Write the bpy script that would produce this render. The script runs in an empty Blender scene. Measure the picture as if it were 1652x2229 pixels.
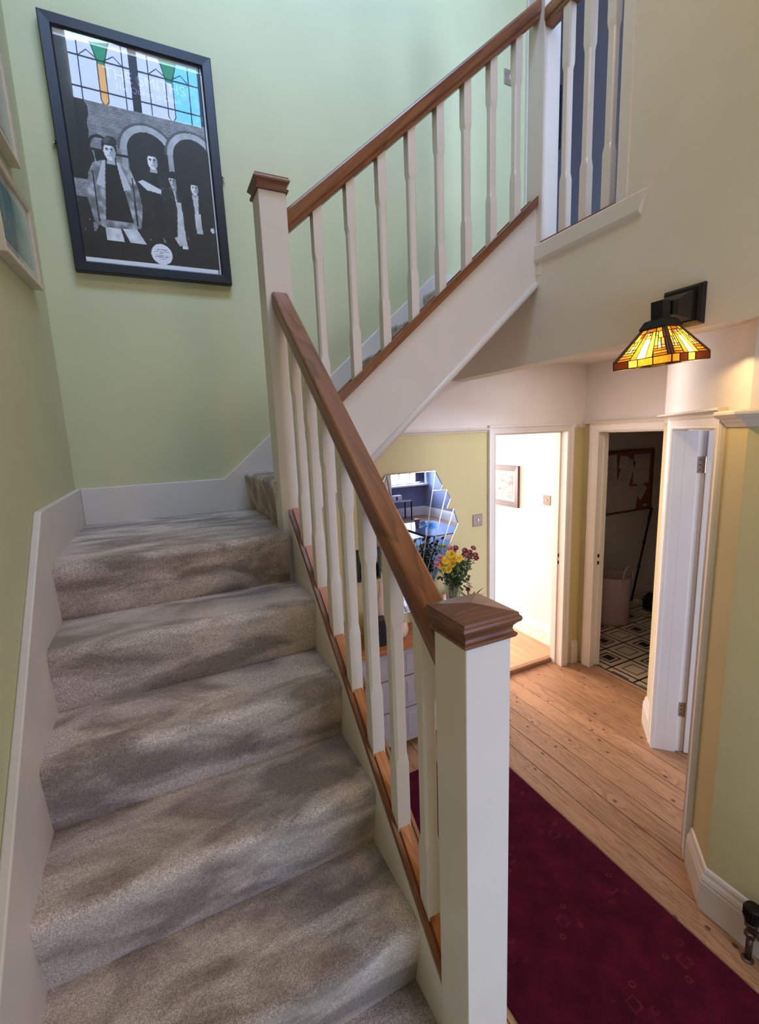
import bpy, bmesh, math, random
import numpy as np
from mathutils import Vector, Matrix, Euler
random.seed(7)
C = bpy.context.scene.collection
sc = bpy.context.scene
PI = math.pi

# ------------------------------------------------------------------ camera
cam_d = bpy.data.cameras.new('camera')
cam = bpy.data.objects.new('camera', cam_d); C.objects.link(cam); sc.camera = cam
cam_d.sensor_fit = 'HORIZONTAL'; cam_d.sensor_width = 36.0
cam_d.lens = 982.69 * 36.0 / 1652.0
cam_d.clip_start = 0.02; cam_d.clip_end = 100
_r = Vector((0.89669, -0.44091, -0.03921)); _u = Vector((0.10785, 0.1317, 0.98541)); _f = Vector((0.42932, 0.88783, -0.16564))
cam.matrix_world = Matrix(((_r.x, _u.x, -_f.x, 0), (_r.y, _u.y, -_f.y, 0), (_r.z, _u.z, -_f.z, 1.9894), (0, 0, 0, 1)))

# ------------------------------------------------------------------ colour, world, lights
sc.view_settings.view_transform = 'Standard'; sc.view_settings.look = 'None'
sc.view_settings.exposure = 0.15; sc.view_settings.gamma = 1.0; sc.view_settings.use_curve_mapping = False
sc.cycles.use_denoising = True
sc.cycles.max_bounces = 10; sc.cycles.diffuse_bounces = 5; sc.cycles.glossy_bounces = 5
sc.cycles.transparent_max_bounces = 12; sc.cycles.sample_clamp_indirect = 6.0
sc.cycles.caustics_reflective = False; sc.cycles.caustics_refractive = False
world = bpy.data.worlds.new('sky'); sc.world = world; world.use_nodes = True
bg = world.node_tree.nodes['Background']
bg.inputs[0].default_value = (0.66, 0.82, 1.0, 1); bg.inputs[1].default_value = 3.0

def area(name, loc, target, sx, sy, power, col, spread=180):
    d = bpy.data.lights.new(name, 'AREA'); d.shape = 'RECTANGLE'; d.size = sx; d.size_y = sy
    d.energy = power; d.color = col; d.spread = math.radians(spread)
    o = bpy.data.objects.new(name, d); C.objects.link(o); o.location = loc
    o.rotation_euler = (Vector(target) - Vector(loc)).to_track_quat('-Z', 'Y').to_euler()
    return o
area('stairwell_daylight', (0.25, -1.12, 5.76), (0.6, 2.4, 3.9), 1.5, 0.75, 50, (0.48, 0.64, 1.0))
area('upper_wall_blue_fill', (0.75, 0.95, 6.10), (0.75, 2.50, 4.35), 1.9, 0.8, 56, (0.37, 0.57, 1.0), 90)  # added blue fill brightening the top of the back wall; ceiling has no opening
area('landing_window_daylight', (2.62, -1.10, 4.35), (2.0, 2.5, 3.7), 0.9, 1.3, 85, (0.46, 0.63, 1.0))
area('front_door_daylight', (1.05, -1.12, 1.45), (0.3, 1.4, 0.6), 0.9, 1.5, 21, (0.38, 0.54, 1.0))
area('landing_warm_fill', (1.10, 0.85, 4.30), (0.3, 1.2, 0.0), 0.35, 0.35, 6, (1.0, 0.66, 0.36))  # unseen warm fill added over the steps, no lamp fitting here
area('hall_warm_fill', (1.25, -0.45, 3.0), (0.9, 0.9, 0.8), 0.35, 0.35, 6.5, (1.0, 0.64, 0.34))  # added warm fill for the lower hall and flight, not a real pendant
area('hall_neutral_fill', (2.30, 1.85, 2.46), (2.3, 1.85, 0.0), 0.35, 0.35, 4.4, (1.0, 0.96, 0.96))  # neutral fill added out of view behind the bulkhead lip, no fixture
area('front_room_daylight', (4.75, -4.85, 1.5), (3.6, 0.0, 1.0), 2.2, 1.3, 560, (0.66, 0.76, 1.0))
area('kitchen_daylight', (1.9, 5.9, 1.6), (2.6, 2.0, 1.0), 1.6, 1.5, 175, (1.0, 0.92, 0.90))

# ------------------------------------------------------------------ mesh helpers
W = {}
class MB:
    def __init__(s): s.v = []; s.f = []
    def add(s, vs, fs):
        n = len(s.v); s.v += [tuple(p) for p in vs]; s.f += [tuple(i + n for i in f) for f in fs]; return s
    def box(s, x0, x1, y0, y1, z0, z1):
        return s.add([(x0,y0,z0),(x1,y0,z0),(x1,y1,z0),(x0,y1,z0),(x0,y0,z1),(x1,y0,z1),(x1,y1,z1),(x0,y1,z1)],
                     [(3,2,1,0),(4,5,6,7),(0,1,5,4),(1,2,6,5),(2,3,7,6),(3,0,4,7)])
    def prism(s, poly, fn0, fn1):
        """poly 2d points; fn0/fn1 map a 2d point to 3d at both ends"""
        n = len(poly); a = [fn0(p) for p in poly]; b = [fn1(p) for p in poly]
        fs = [tuple(range(n - 1, -1, -1)), tuple(range(n, 2 * n))] + [(i, (i + 1) % n, n + (i + 1) % n, n + i) for i in range(n)]
        return s.add(a + b, fs)
    def ex(s, poly, a0, a1, axis='x'):
        f = {'x': lambda a: (lambda p: (a, p[0], p[1])), 'y': lambda a: (lambda p: (p[0], a, p[1])), 'z': lambda a: (lambda p: (p[0], p[1], a))}[axis]
        return s.prism(poly, f(a0), f(a1))
    def loft(s, rings, cap=True):
        n = len(rings[0]); vs = [p for r in rings for p in r]; fs = []
        for k in range(len(rings) - 1):
            for i in range(n): fs.append((k*n+i, k*n+(i+1) % n, (k+1)*n+(i+1) % n, (k+1)*n+i))
        if cap: fs += [tuple(range(n - 1, -1, -1)), tuple((len(rings)-1)*n + i for i in range(n))]
        return s.add(vs, fs)
    def lathe(s, prof, c=(0, 0, 0), n=20):
        return s.loft([[(c[0]+r*math.cos(2*PI*i/n), c[1]+r*math.sin(2*PI*i/n), c[2]+z) for i in range(n)] for r, z in prof])
    def tube(s, pts, r, n=8):
        pts = [Vector(p) for p in pts]; rings = []
        rr = r if isinstance(r, (list, tuple)) else [r]*len(pts)
        for i, p in enumerate(pts):
            t = (pts[min(i+1, len(pts)-1)] - pts[max(i-1, 0)]).normalized()
            a = t.orthogonal().normalized() if i == 0 else (a - t*a.dot(t)).normalized()
            b = t.cross(a)
            rings.append([tuple(p + (a*math.cos(2*PI*k/n) + b*math.sin(2*PI*k/n))*rr[i]) for k in range(n)])
        return s.loft(rings)
    def sweep(s, prof, path):
        """prof = [(outward, up)], path = [(x, y, nx, ny, scale)] mitred wall moulding"""
        return s.loft([[(x + nx*o*k, y + ny*o*k, z) for o, z in prof] for x, y, nx, ny, k in path])
    def xf(s, M): s.v = [tuple(M @ Vector(p)) for p in s.v]; return s

def link(o, parent, Wm):
    C.objects.link(o); W[o.name] = Wm
    if parent: o.parent = parent
    return o
def mk(name, mb, mat, parent=None, local=False, smooth=False, bevel=0, seg=2, kind=None, label=None, cat=None, group=None):
    vs = [Vector(p) for p in mb.v]
    if parent is not None:
        Wp = W[parent.name]
        if not local: Wi = Wp.inverted(); vs = [Wi @ p for p in vs]
        Wm = Wp; loc = None
    else:
        loc = Vector(((min(p.x for p in vs)+max(p.x for p in vs))/2, (min(p.y for p in vs)+max(p.y for p in vs))/2, min(p.z for p in vs)))
        vs = [p - loc for p in vs]; Wm = Matrix.Translation(loc)
    me = bpy.data.meshes.new(name); me.from_pydata([tuple(p) for p in vs], [], mb.f)
    bm = bmesh.new(); bm.from_mesh(me); bmesh.ops.recalc_face_normals(bm, faces=bm.faces); bm.to_mesh(me); bm.free()
    if mat: me.materials.append(mat)
    o = bpy.data.objects.new(name, me)
    if loc is not None: o.location = loc
    link(o, parent, Wm)
    if smooth:
        for p in me.polygons: p.use_smooth = True
    if bevel:
        m = o.modifiers.new('bevel', 'BEVEL'); m.width = bevel; m.segments = seg; m.limit_method = 'ANGLE'; m.angle_limit = math.radians(35)
    props(o, kind, label, cat, group)
    return o
def props(o, kind=None, label=None, cat=None, group=None):
    if kind: o['kind'] = kind
    if label: o['label'] = label
    if cat: o['category'] = cat
    if group: o['group'] = group
def thing(name, label, cat, loc=(0, 0, 0), rot=(0, 0, 0), group=None, kind=None):
    o = bpy.data.objects.new(name, None); o.location = loc; o.rotation_euler = rot; o.empty_display_size = 0.05
    link(o, None, Matrix.Translation(loc) @ Euler(rot).to_matrix().to_4x4())
    props(o, kind, label, cat, group); return o
def st(name, mb, mat, label, cat='wall', **k): return mk(name, mb, mat, kind='structure', label=label, cat=cat, **k)
def dup(o, loc, label=None, rot=None, parent=None):
    def cp(a, par):
        c = a.copy(); C.objects.link(c); W[c.name] = W[a.name]
        if par: c.parent = par
        for ch in a.children: cp(ch, c)
        return c
    c = cp(o, None); c.location = loc
    if rot: c.rotation_euler = rot
    W[c.name] = Matrix.Translation(loc) @ (Euler(rot).to_matrix().to_4x4() if rot else Matrix())
    if label: c['label'] = label
    return c

# ------------------------------------------------------------------ materials
def nt(name):
    m = bpy.data.materials.new(name); m.use_nodes = True; t = m.node_tree
    return m, t, t.nodes['Principled BSDF']
def N(t, typ, **k):
    n = t.nodes.new('ShaderNode' + typ)
    for a, v in k.items(): setattr(n, a, v)
    return n
def coords(t, scale=(1, 1, 1), rot=(0, 0, 0), loc=(0, 0, 0)):
    c = N(t, 'TexCoord'); m = N(t, 'Mapping'); t.links.new(c.outputs['Object'], m.inputs['Vector'])
    m.inputs['Scale'].default_value = scale; m.inputs['Rotation'].default_value = rot; m.inputs['Location'].default_value = loc
    return m.outputs[0]
def noise(t, vec, scale, detail=3, rough=0.5, dist=0):
    n = N(t, 'TexNoise'); t.links.new(vec, n.inputs['Vector'])
    n.inputs['Scale'].default_value = scale; n.inputs['Detail'].default_value = detail; n.inputs['Roughness'].default_value = rough
    n.inputs['Distortion'].default_value = dist; return n.outputs[0]
def ramp(t, fac, stops, interp='LINEAR'):
    r = N(t, 'ValToRGB'); t.links.new(fac, r.inputs[0]); e = r.color_ramp.elements; r.color_ramp.interpolation = interp
    while len(e) < len(stops): e.new(0.5)
    for i, (p, c) in enumerate(stops): e[i].position = p; e[i].color = (*c, 1) if len(c) == 3 else c
    return r.outputs[0]
def mix(t, fac, a, b, mode='MIX'):
    m = N(t, 'Mix', data_type='RGBA', blend_type=mode)
    for s, v in ((m.inputs[0], fac), (m.inputs[6], a), (m.inputs[7], b)):
        if hasattr(v, 'links') or hasattr(v, 'is_linked'): t.links.new(v, s)
        elif isinstance(v, (tuple, list)): s.default_value = (*v, 1)
        else: s.default_value = v
    return m.outputs[2]
def mth(t, op, a, b=0.0, c=None):
    m = N(t, 'Math', operation=op)
    for s, v in zip(m.inputs, (a, b, c)):
        if v is None: continue
        if hasattr(v, 'is_linked'): t.links.new(v, s)
        else: s.default_value = v
    return m.outputs[0]
def bump(t, b, h, strength, dist=0.002):
    n = N(t, 'Bump'); n.inputs['Strength'].default_value = strength; n.inputs['Distance'].default_value = dist
    t.links.new(h, n.inputs['Height']); t.links.new(n.outputs[0], b.inputs['Normal'])
def srgb(r, g, b):
    return tuple(((c/255)/12.92 if c/255 <= 0.04045 else ((c/255 + 0.055)/1.055)**2.4) for c in (r, g, b))
def plain(name, col, rough=0.5, metal=0.0, var=0.06, bs=0.0, scale=30, **k):
    m, t, b = nt(name); v = coords(t); n = noise(t, v, scale, 2)
    lo = tuple(c*(1-var) for c in col); hi = tuple(min(1, c*(1+var)) for c in col)
    t.links.new(ramp(t, n, [(0.3, lo), (0.7, hi)]), b.inputs['Base Color'])
    b.inputs['Roughness'].default_value = rough; b.inputs['Metallic'].default_value = metal
    if bs: bump(t, b, noise(t, v, scale*6, 2), bs, 0.001)
    for kk, vv in k.items(): b.inputs[kk.replace('_', ' ')].default_value = vv
    return m
def oak(name, axis='y', rot=(0, 0, 0), tint=1.0, seed=0):
    m, t, b = nt(name)
    al = {'x': (0.10, 1, 1), 'y': (1, 0.10, 1), 'z': (1, 1, 0.10)}[axis]
    v = coords(t, (1, 1, 1), rot, (seed*1.7, seed*0.9, seed*2.3))
    m2 = N(t, 'Mapping'); t.links.new(v, m2.inputs['Vector']); m2.inputs['Scale'].default_value = al
    big = noise(t, m2.outputs[0], 9, 3, 0.5, 0.6)
    ring = mth(t, 'FRACT', mth(t, 'MULTIPLY', big, 9.0))
    m3 = N(t, 'Mapping'); t.links.new(v, m3.inputs['Vector']); m3.inputs['Scale'].default_value = tuple(a if a == 1 else 0.035 for a in al)
    fine = noise(t, m3.outputs[0], 170, 3, 0.7)
    a = ramp(t, ring, [(0.0, tuple(c*tint for c in srgb(158, 100, 56))), (0.6, tuple(c*tint for c in srgb(146, 89, 47))), (0.9, tuple(c*tint for c in srgb(122, 71, 35))), (1.0, tuple(c*tint for c in srgb(154, 96, 52)))])
    f = ramp(t, fine, [(0.35, (0.74, 0.70, 0.66)), (0.6, (1, 1, 1))])
    t.links.new(mix(t, 0.8, a, f, 'MULTIPLY'), b.inputs['Base Color'])
    b.inputs['Roughness'].default_value = 0.38; b.inputs['Coat Weight'].default_value = 0.15; b.inputs['Coat Roughness'].default_value = 0.25
    bump(t, b, fine, 0.15, 0.0006); return m
PITCH = math.atan(0.865)
M = {}
def wallmat(name, col, bs=0.12):
    m, t, b = nt(name); v = coords(t)
    n = noise(t, v, 3.0, 3); t.links.new(ramp(t, n, [(0.3, tuple(c*0.965 for c in col)), (0.7, tuple(c*1.03 for c in col))]), b.inputs['Base Color'])
    b.inputs['Roughness'].default_value = 0.75; bump(t, b, noise(t, v, 190, 2, 0.6), bs, 0.0008); return m
M['green'] = wallmat('green_wall_paint', srgb(198, 195, 150))
M['yellow'] = wallmat('yellow_green_wall_paint', srgb(198, 183, 134))
M['cream'] = wallmat('cream_wall_paint', srgb(214, 204, 184))
M['offwhite'] = wallmat('off_white_wall_paint', srgb(228, 218, 210))
M['kwhite'] = wallmat('white_kitchen_paint', srgb(240, 232, 228))
M['bluegrey'] = wallmat('blue_grey_wall_paint', srgb(128, 134, 158))
M['slate'] = wallmat('slate_blue_upstairs_paint', srgb(160, 158, 172))
M['utility'] = wallmat('utility_wall_paint', srgb(222, 212, 204))
M['white'] = plain('white_satin_paint', srgb(214, 203, 189), 0.38, var=0.02, scale=6)
M['white2'] = plain('white_gloss_paint', srgb(230, 222, 214), 0.3, var=0.02, scale=6)
M['oak_y1'] = oak('oak_handrail', 'y', (-PITCH, 0, 0), 0.76)
M['oak_x1'] = oak('oak_rising_rail', 'x', (0, PITCH, 0), 0.70, 1)
M['oak_y'] = oak('oak_level', 'y', (0, 0, 0), 0.95, 2)
M['oak_x'] = oak('oak_cap', 'x', (0, 0, 0.0), 0.64, 3)
M['oak_lt'] = oak('oak_light_fillet', 'y', (-PITCH, 0, 0), 1.5, 4)
M['oaktop'] = oak('oak_dresser_top', 'x', (0, 0, 0), 1.7, 5)
M['black'] = plain('black_frame_lacquer', (0.012, 0.014, 0.02), 0.35, var=0.1)
M['blackmetal'] = plain('black_bronze_metal', (0.018, 0.015, 0.013), 0.38, 0.6, var=0.2)
M['chrome'] = plain('chrome', (0.75, 0.74, 0.72), 0.16, 1.0, var=0.03)
M['steel'] = plain('brushed_steel', (0.24, 0.19, 0.155), 0.45, 0.6, var=0.05)
M['bronze'] = plain('aged_pipe_metal', srgb(96, 84, 78), 0.35, 0.9, var=0.25, scale=60)
M['brass'] = plain('dull_hinge_metal', srgb(170, 150, 128), 0.4, 0.6, var=0.1)
def mirror():
    m, t, b = nt('mirror_glass'); b.inputs['Base Color'].default_value = (0.58, 0.66, 0.80, 1); b.inputs['Metallic'].default_value = 1; b.inputs['Roughness'].default_value = 0.0; return m
M['mirror'] = mirror()
def pane(name, tint=(1, 1, 1), ior=1.5):
    m, t, b = nt(name); t.nodes.remove(b); out = t.nodes['Material Output']
    tr = N(t, 'BsdfTransparent'); tr.inputs[0].default_value = (*tint, 1); gl = N(t, 'BsdfGlossy'); gl.inputs['Roughness'].default_value = 0.01
    fr = N(t, 'Fresnel'); fr.inputs[0].default_value = ior; mx = N(t, 'MixShader')
    ge = N(t, 'NewGeometry'); t.links.new(mth(t, 'MULTIPLY', fr.outputs[0], mth(t, 'SUBTRACT', 1.0, ge.outputs['Backfacing'])), mx.inputs[0]); t.links.new(tr.outputs[0], mx.inputs[1]); t.links.new(gl.outputs[0], mx.inputs[2]); t.links.new(mx.outputs[0], out.inputs[0]); return m
M['pane'] = pane('clear_glass'); M['pane_pale'] = pane('pale_leaded_glass', (0.80, 0.79, 0.80)); M['glazing'] = pane('picture_glazing', ior=1.95); M['pane_orange'] = pane('amber_leaded_glass', (0.90, 0.62, 0.30)); M['pane_green'] = pane('green_leaded_glass', (0.10, 0.48, 0.28)); M['pane_cyan'] = pane('pale_blue_leaded_glass', (0.45, 0.78, 0.90))
M['lead'] = plain('lead_came', (0.08, 0.08, 0.09), 0.6)
def carpet(name, dark, light, s=1.0):
    m, t, b = nt(name); v = coords(t)
    m2 = N(t, 'Mapping'); t.links.new(v, m2.inputs['Vector']); m2.inputs['Scale'].default_value = (0.55, 1.3, 1.3)
    patch = noise(t, m2.outputs[0], 6.5, 3, 0.55, 0.6); sp = noise(t, v, 330*s, 2, 0.7); sp2 = noise(t, v, 120*s, 2, 0.6)
    base = ramp(t, patch, [(0.40, dark), (0.60, light)])
    k = mix(t, 1.0, base, ramp(t, sp, [(0.28, (0.45, 0.45, 0.45)), (0.5, (0.95, 0.95, 0.95)), (0.74, (1.6, 1.6, 1.6))]), 'MULTIPLY')
    k = mix(t, 0.7, k, ramp(t, sp2, [(0.3, (0.75, 0.75, 0.75)), (0.7, (1.2, 1.2, 1.2))]), 'MULTIPLY')
    t.links.new(k, b.inputs['Base Color']); b.inputs['Roughness'].default_value = 0.95
    b.inputs['Sheen Weight'].default_value = 0.35; b.inputs['Sheen Roughness'].default_value = 0.5; b.inputs['Specular IOR Level'].default_value = 0.1
    h = mth(t, 'ADD', sp, mth(t, 'MULTIPLY', sp2, 1.5)); bump(t, b, h, 0.9, 0.004); return m
M['carpet'] = carpet('grey_pile_carpet', srgb(150, 132, 118), srgb(216, 198, 182))
def pine():
    m, t, b = nt('pine_floorboard'); oi = N(t, 'ObjectInfo'); c = N(t, 'TexCoord')
    off = N(t, 'VectorMath', operation='SCALE'); comb = N(t, 'CombineXYZ')
    t.links.new(oi.outputs['Random'], comb.inputs[0]); t.links.new(oi.outputs['Random'], comb.inputs[1]); t.links.new(comb.outputs[0], off.inputs[0]); off.inputs[3].default_value = 37.0
    ad = N(t, 'VectorMath', operation='ADD'); t.links.new(c.outputs['Object'], ad.inputs[0]); t.links.new(off.outputs[0], ad.inputs[1]); v = ad.outputs[0]
    def mp(s):
        q = N(t, 'Mapping'); t.links.new(v, q.inputs['Vector']); q.inputs['Scale'].default_value = s; return q.outputs[0]
    vor = N(t, 'TexVoronoi', voronoi_dimensions='2D'); t.links.new(mp((1, 0.7, 1)), vor.inputs['Vector']); vor.inputs['Scale'].default_value = 5.2
    kd = vor.outputs['Distance']
    knot = ramp(t, kd, [(0.0, (1, 1, 1)), (0.030, (1, 1, 1)), (0.050, (0, 0, 0))])
    halo = ramp(t, kd, [(0.05, (1, 1, 1)), (0.3, (0, 0, 0))])
    g = noise(t, mp((1, 0.07, 1)), 24, 4, 0.55, 0.8)
    g2 = mth(t, 'ADD', g, mth(t, 'MULTIPLY', halo, 0.12))
    ring = mth(t, 'FRACT', mth(t, 'MULTIPLY', g2, 7.0))
    base = ramp(t, ring, [(0.0, srgb(186, 146, 110)), (0.6, srgb(174, 134, 100)), (0.92, srgb(146, 104, 74)), (1.0, srgb(184, 144, 108))])
    blot = noise(t, mp((1, 0.4, 1)), 5, 3)
    base = mix(t, 0.9, base, ramp(t, blot, [(0.3, (0.80, 0.78, 0.76)), (0.7, (1.08, 1.05, 1.02))]), 'MULTIPLY')
    tone = ramp(t, oi.outputs['Random'], [(0, (0.90, 0.88, 0.86)), (1, (1.06, 1.04, 1.0))])
    base = mix(t, 1.0, base, tone, 'MULTIPLY')
    base = mix(t, mth(t, 'MULTIPLY', knot, 0.9), base, srgb(72, 38, 26))
    t.links.new(base, b.inputs['Base Color']); b.inputs['Roughness'].default_value = 0.42
    bump(t, b, g2, 0.12, 0.001); return m
M['pine'] = pine()
def laminate():
    m, t, b = nt('oak_laminate'); oi = N(t, 'ObjectInfo'); v = coords(t, (1, 0.08, 1)); g = noise(t, v, 30, 4, 0.6, 0.5)
    k = ramp(t, g, [(0.3, srgb(186, 138, 102)), (0.7, srgb(212, 168, 130))]); t.links.new(mix(t, 1.0, k, ramp(t, oi.outputs['Random'], [(0, (0.86, 0.84, 0.82)), (1, (1.05, 1.05, 1.05))]), 'MULTIPLY'), b.inputs['Base Color']); b.inputs['Roughness'].default_value = 0.35; return m
M['laminate'] = laminate()
M['threshold'] = plain('threshold_wood', srgb(150, 112, 86), 0.6, var=0.05)
def vinyl():
    # squares of .35 turned 45 degrees, ring patterns, alternate dark and pale centres
    m, t, b = nt('geometric_vinyl'); v = coords(t, (1, 1, 1)); sp = N(t, 'SeparateXYZ'); t.links.new(v, sp.inputs[0])
    P = 0.241
    u = mth(t, 'DIVIDE', sp.outputs[0], P); w = mth(t, 'DIVIDE', sp.outputs[1], P)
    fu = mth(t, 'ABSOLUTE', mth(t, 'SUBTRACT', mth(t, 'FRACT', u), 0.5)); fw = mth(t, 'ABSOLUTE', mth(t, 'SUBTRACT', mth(t, 'FRACT', w), 0.5))
    d = mth(t, 'MULTIPLY', mth(t, 'MAXIMUM', fu, fw), 2.0)
    par = mth(t, 'FRACT', mth(t, 'MULTIPLY', mth(t, 'ADD', mth(t, 'FLOOR', u), mth(t, 'FLOOR', w)), 0.5))
    alt = mth(t, 'GREATER_THAN', par, 0.25)
    cr = srgb(214, 196, 168); bk = srgb(34, 24, 28); gy = srgb(140, 128, 110)
    A = ramp(t, d, [(0.0, bk), (0.34, cr), (0.48, bk), (0.60, cr), (0.93, bk)], 'CONSTANT')
    B = ramp(t, d, [(0.0, cr), (0.46, gy), (0.60, cr), (0.93, bk)], 'CONSTANT')
    t.links.new(mix(t, alt, A, B), b.inputs['Base Color']); b.inputs['Roughness'].default_value = 0.35; return m
M['vinyl'] = vinyl()
def rugmat():
    m, t, b = nt('burgundy_rug_pile'); v = coords(t); sp = N(t, 'SeparateXYZ'); t.links.new(v, sp.inputs[0])
    X = sp.outputs[0]; Y = sp.outputs[1]; P = 0.31
    fy = mth(t, 'SUBTRACT', mth(t, 'FRACT', mth(t, 'DIVIDE', Y, P)), 0.5); ly = mth(t, 'MULTIPLY', fy, P)
    fx = mth(t, 'SUBTRACT', mth(t, 'FRACT', mth(t, 'ADD', mth(t, 'DIVIDE', X, 0.285), 0.5)), 0.5); lx = mth(t, 'MULTIPLY', fx, 0.285)
    ax = mth(t, 'ABSOLUTE', lx); ay = mth(t, 'ABSOLUTE', ly)
    nz = mth(t, 'MULTIPLY', mth(t, 'SUBTRACT', noise(t, v, 60, 2), 0.5), 0.012)
    dm = mth(t, 'ADD', mth(t, 'MAXIMUM', ax, ay), nz)
    sq = mth(t, 'LESS_THAN', mth(t, 'ABSOLUTE', mth(t, 'SUBTRACT', dm, 0.019)), 0.0028)
    # four florets at the corners
    qx = mth(t, 'SUBTRACT', ax, 0.047); qy = mth(t, 'SUBTRACT', ay, 0.043)
    q = mth(t, 'SQRT', mth(t, 'ADD', mth(t, 'MULTIPLY', qx, qx), mth(t, 'MULTIPLY', qy, qy)))
    q2 = mth(t, 'ADD', q, mth(t, 'MULTIPLY', nz, 1.4))
    fl = mth(t, 'LESS_THAN', mth(t, 'ABSOLUTE', mth(t, 'SUBTRACT', q2, 0.009)), 0.0032)
    oc = mth(t, 'ADD', mth(t, 'ADD', mth(t, 'MULTIPLY', ax, 0.9), ay), nz)
    octo = mth(t, 'LESS_THAN', mth(t, 'ABSOLUTE', mth(t, 'SUBTRACT', oc, 0.155)), 0.010)
    gap = mth(t, 'LESS_THAN', mth(t, 'ABSOLUTE', mth(t, 'SUBTRACT', oc, 0.195)), 0.006)
    base = ramp(t, noise(t, v, 9, 4, 0.6), [(0.3, srgb(58, 10, 26)), (0.7, srgb(88, 20, 38))])
    base = mix(t, mth(t, 'MULTIPLY', octo, 0.12), base, srgb(38, 6, 18)); base = mix(t, mth(t, 'MULTIPLY', gap, 0.0), base, srgb(104, 30, 44))
    wear = ramp(t, noise(t, v, 22, 2), [(0.42, (0, 0, 0)), (0.6, (1, 1, 1))])
    motif = mth(t, 'MULTIPLY', mth(t, 'MAXIMUM', sq, fl), mth(t, 'ADD', mth(t, 'MULTIPLY', wear, 0.4), 0.05))
    base = mix(t, motif, base, srgb(132, 54, 58))
    f = noise(t, v, 320, 2, 0.7); base = mix(t, 1.0, base, ramp(t, f, [(0.3, (0.6, 0.6, 0.6)), (0.7, (1.3, 1.3, 1.3))]), 'MULTIPLY')
    t.links.new(base, b.inputs['Base Color']); b.inputs['Roughness'].default_value = 0.95; b.inputs['Specular IOR Level'].default_value = 0.1; bump(t, b, f, 0.7, 0.003); return m
M['rug'] = rugmat()
M['bag'] = plain('black_bin_bag', (0.01, 0.01, 0.012), 0.3, var=0.2)
M['cork'] = plain('cork', srgb(150, 92, 58), 0.9, var=0.25, scale=120, bs=0.4)
M['paper'] = plain('paper', srgb(214, 206, 206), 0.8, var=0.03)
M['ink'] = plain('printed_ink', srgb(90, 86, 96), 0.8)

# ------------------------------------------------------------------ key dimensions (metres)
H, G = 0.2042, 0.2336
YA, ZA = 1.7697, 1.4181
XL, XS = -0.344, 0.456
YB = 2.565
ZL = ZA + H                    # quarter landing
ZU = ZL + 6*H                  # upper floor
XB = 1.81                      # bulkhead face
ZC = 2.48                      # hall ceiling
ZBK = 2.33                     # bulkhead lip
ZT = 6.2                       # stairwell ceiling
NW = 0.1035
N1 = (0.4545, 0.6108); N2 = (0.4318, 1.7948); N3 = (1.807, 1.795)

# ------------------------------------------------------------------ walls
st('wall_stairs', MB().box(-0.48, -0.365, -1.0, YB+0.12, 0, ZT), M['green'], 'green painted side wall climbing beside the carpeted steps')
poly = [(-0.365, 0), (0.45, 0), (0.45, 1.52), (1.81, 2.62), (2.45, 2.62), (2.45, ZT), (-0.365, ZT)]
st('wall_back', MB().ex(poly, YB, YB+0.115, 'y'), M['green'], 'tall green wall behind the upper flight of stairs')
def lowwall(z0, z1, openx, zo, mat, name, label):
    mb = MB()
    xs = [(0.45, openx[0]), (openx[1], 3.2)]
    for a, b in xs:
        # clip beneath the sloping upper flight
        pts = []
        def top(x): return min(z1, 1.50 + (x-0.45)*0.865) if x < XB else min(z1, ZC)
        grid = sorted(set([a, b] + [x for x in (0.45 + max(0, (z1-1.50))/0.865, 0.45 + max(0, (z0-1.50))/0.865, XB) if a < x < b]))
        for u, v in zip(grid, grid[1:]):
            t0, t1 = top(u), top(v - 1e-6)
            if t0 <= z0 + 1e-4 and t1 <= z0 + 1e-4: continue
            mb.ex([(u, z0), (v, z0), (v, max(z0+1e-3, t1)), (u, max(z0+1e-3, t0))], YB, YB+0.11, 'y')
    if z1 > zo: mb.box(openx[0], openx[1], YB, YB+0.11, max(z0, zo), min(z1, ZC))
    st(name, mb, mat, label)
lowwall(0, 2.0, (2.16, 2.905), 1.985, M['yellow'], 'wall_hall_back', 'pale yellow wall under the picture rail, behind the fan mirror')
lowwall(2.0, 2.6, (2.16, 2.905), 1.985, M['offwhite'], 'wall_hall_back_upper', 'off-white band of wall above the picture rail and kitchen door')
# side wall with the utility door (faces the hall)
XW = 3.09
mb = MB().box(XW, 3.20, 2.44, YB+0.11, 0, 2.0).box(XW, 3.20, 1.70, 2.44, 1.965, 2.0).box(XW, 3.2, 1.62, 1.72, 0, 2.0)
st('wall_utility', mb, M['yellow'], 'narrow yellow wall around the dark utility doorway')
st('wall_utility_upper', MB().box(XW, 3.20, 1.62, YB+0.11, 2.0, ZC), M['offwhite'], 'off-white wall above the dark utility doorway')
# angled wall: local frame s along the wall, d into the far room
P0 = Vector((2.781, 1.74, 0)); dC = Vector((-0.7305, -0.6832, 0)).normalized(); nC = Vector((-dC.y*-1*-1, dC.x, 0))
nC = Vector((-0.6832, 0.7305, 0)).normalized()      # towards the hall
LC = 1.288
MC = Matrix(((dC.x, -nC.x, 0, P0.x), (dC.y, -nC.y, 0, P0.y), (0, 0, 1, 0), (0, 0, 0, 1)))   # local (s, depth, z)
mb = MB().box(0, 0.262, 0, 0.11, 0, 2.0).box(1.0, LC+0.0, 0, 0.11, 0, 2.0).box(0.262, 1.0, 0, 0.11, 1.97, 2.0).xf(MC)
mb.box(2.781, 3.09, 1.63, 1.74, 0, 2.0)
st('wall_angled', mb, M['yellow'], 'yellow angled wall around the open white door')
mb = MB().box(0, LC, 0, 0.11, 2.0, ZC).xf(MC).box(2.781, 3.09, 1.63, 1.74, 2.0, ZC)
st('wall_angled_upper', mb, M['offwhite'], 'off-white wall above the open white door')
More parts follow.
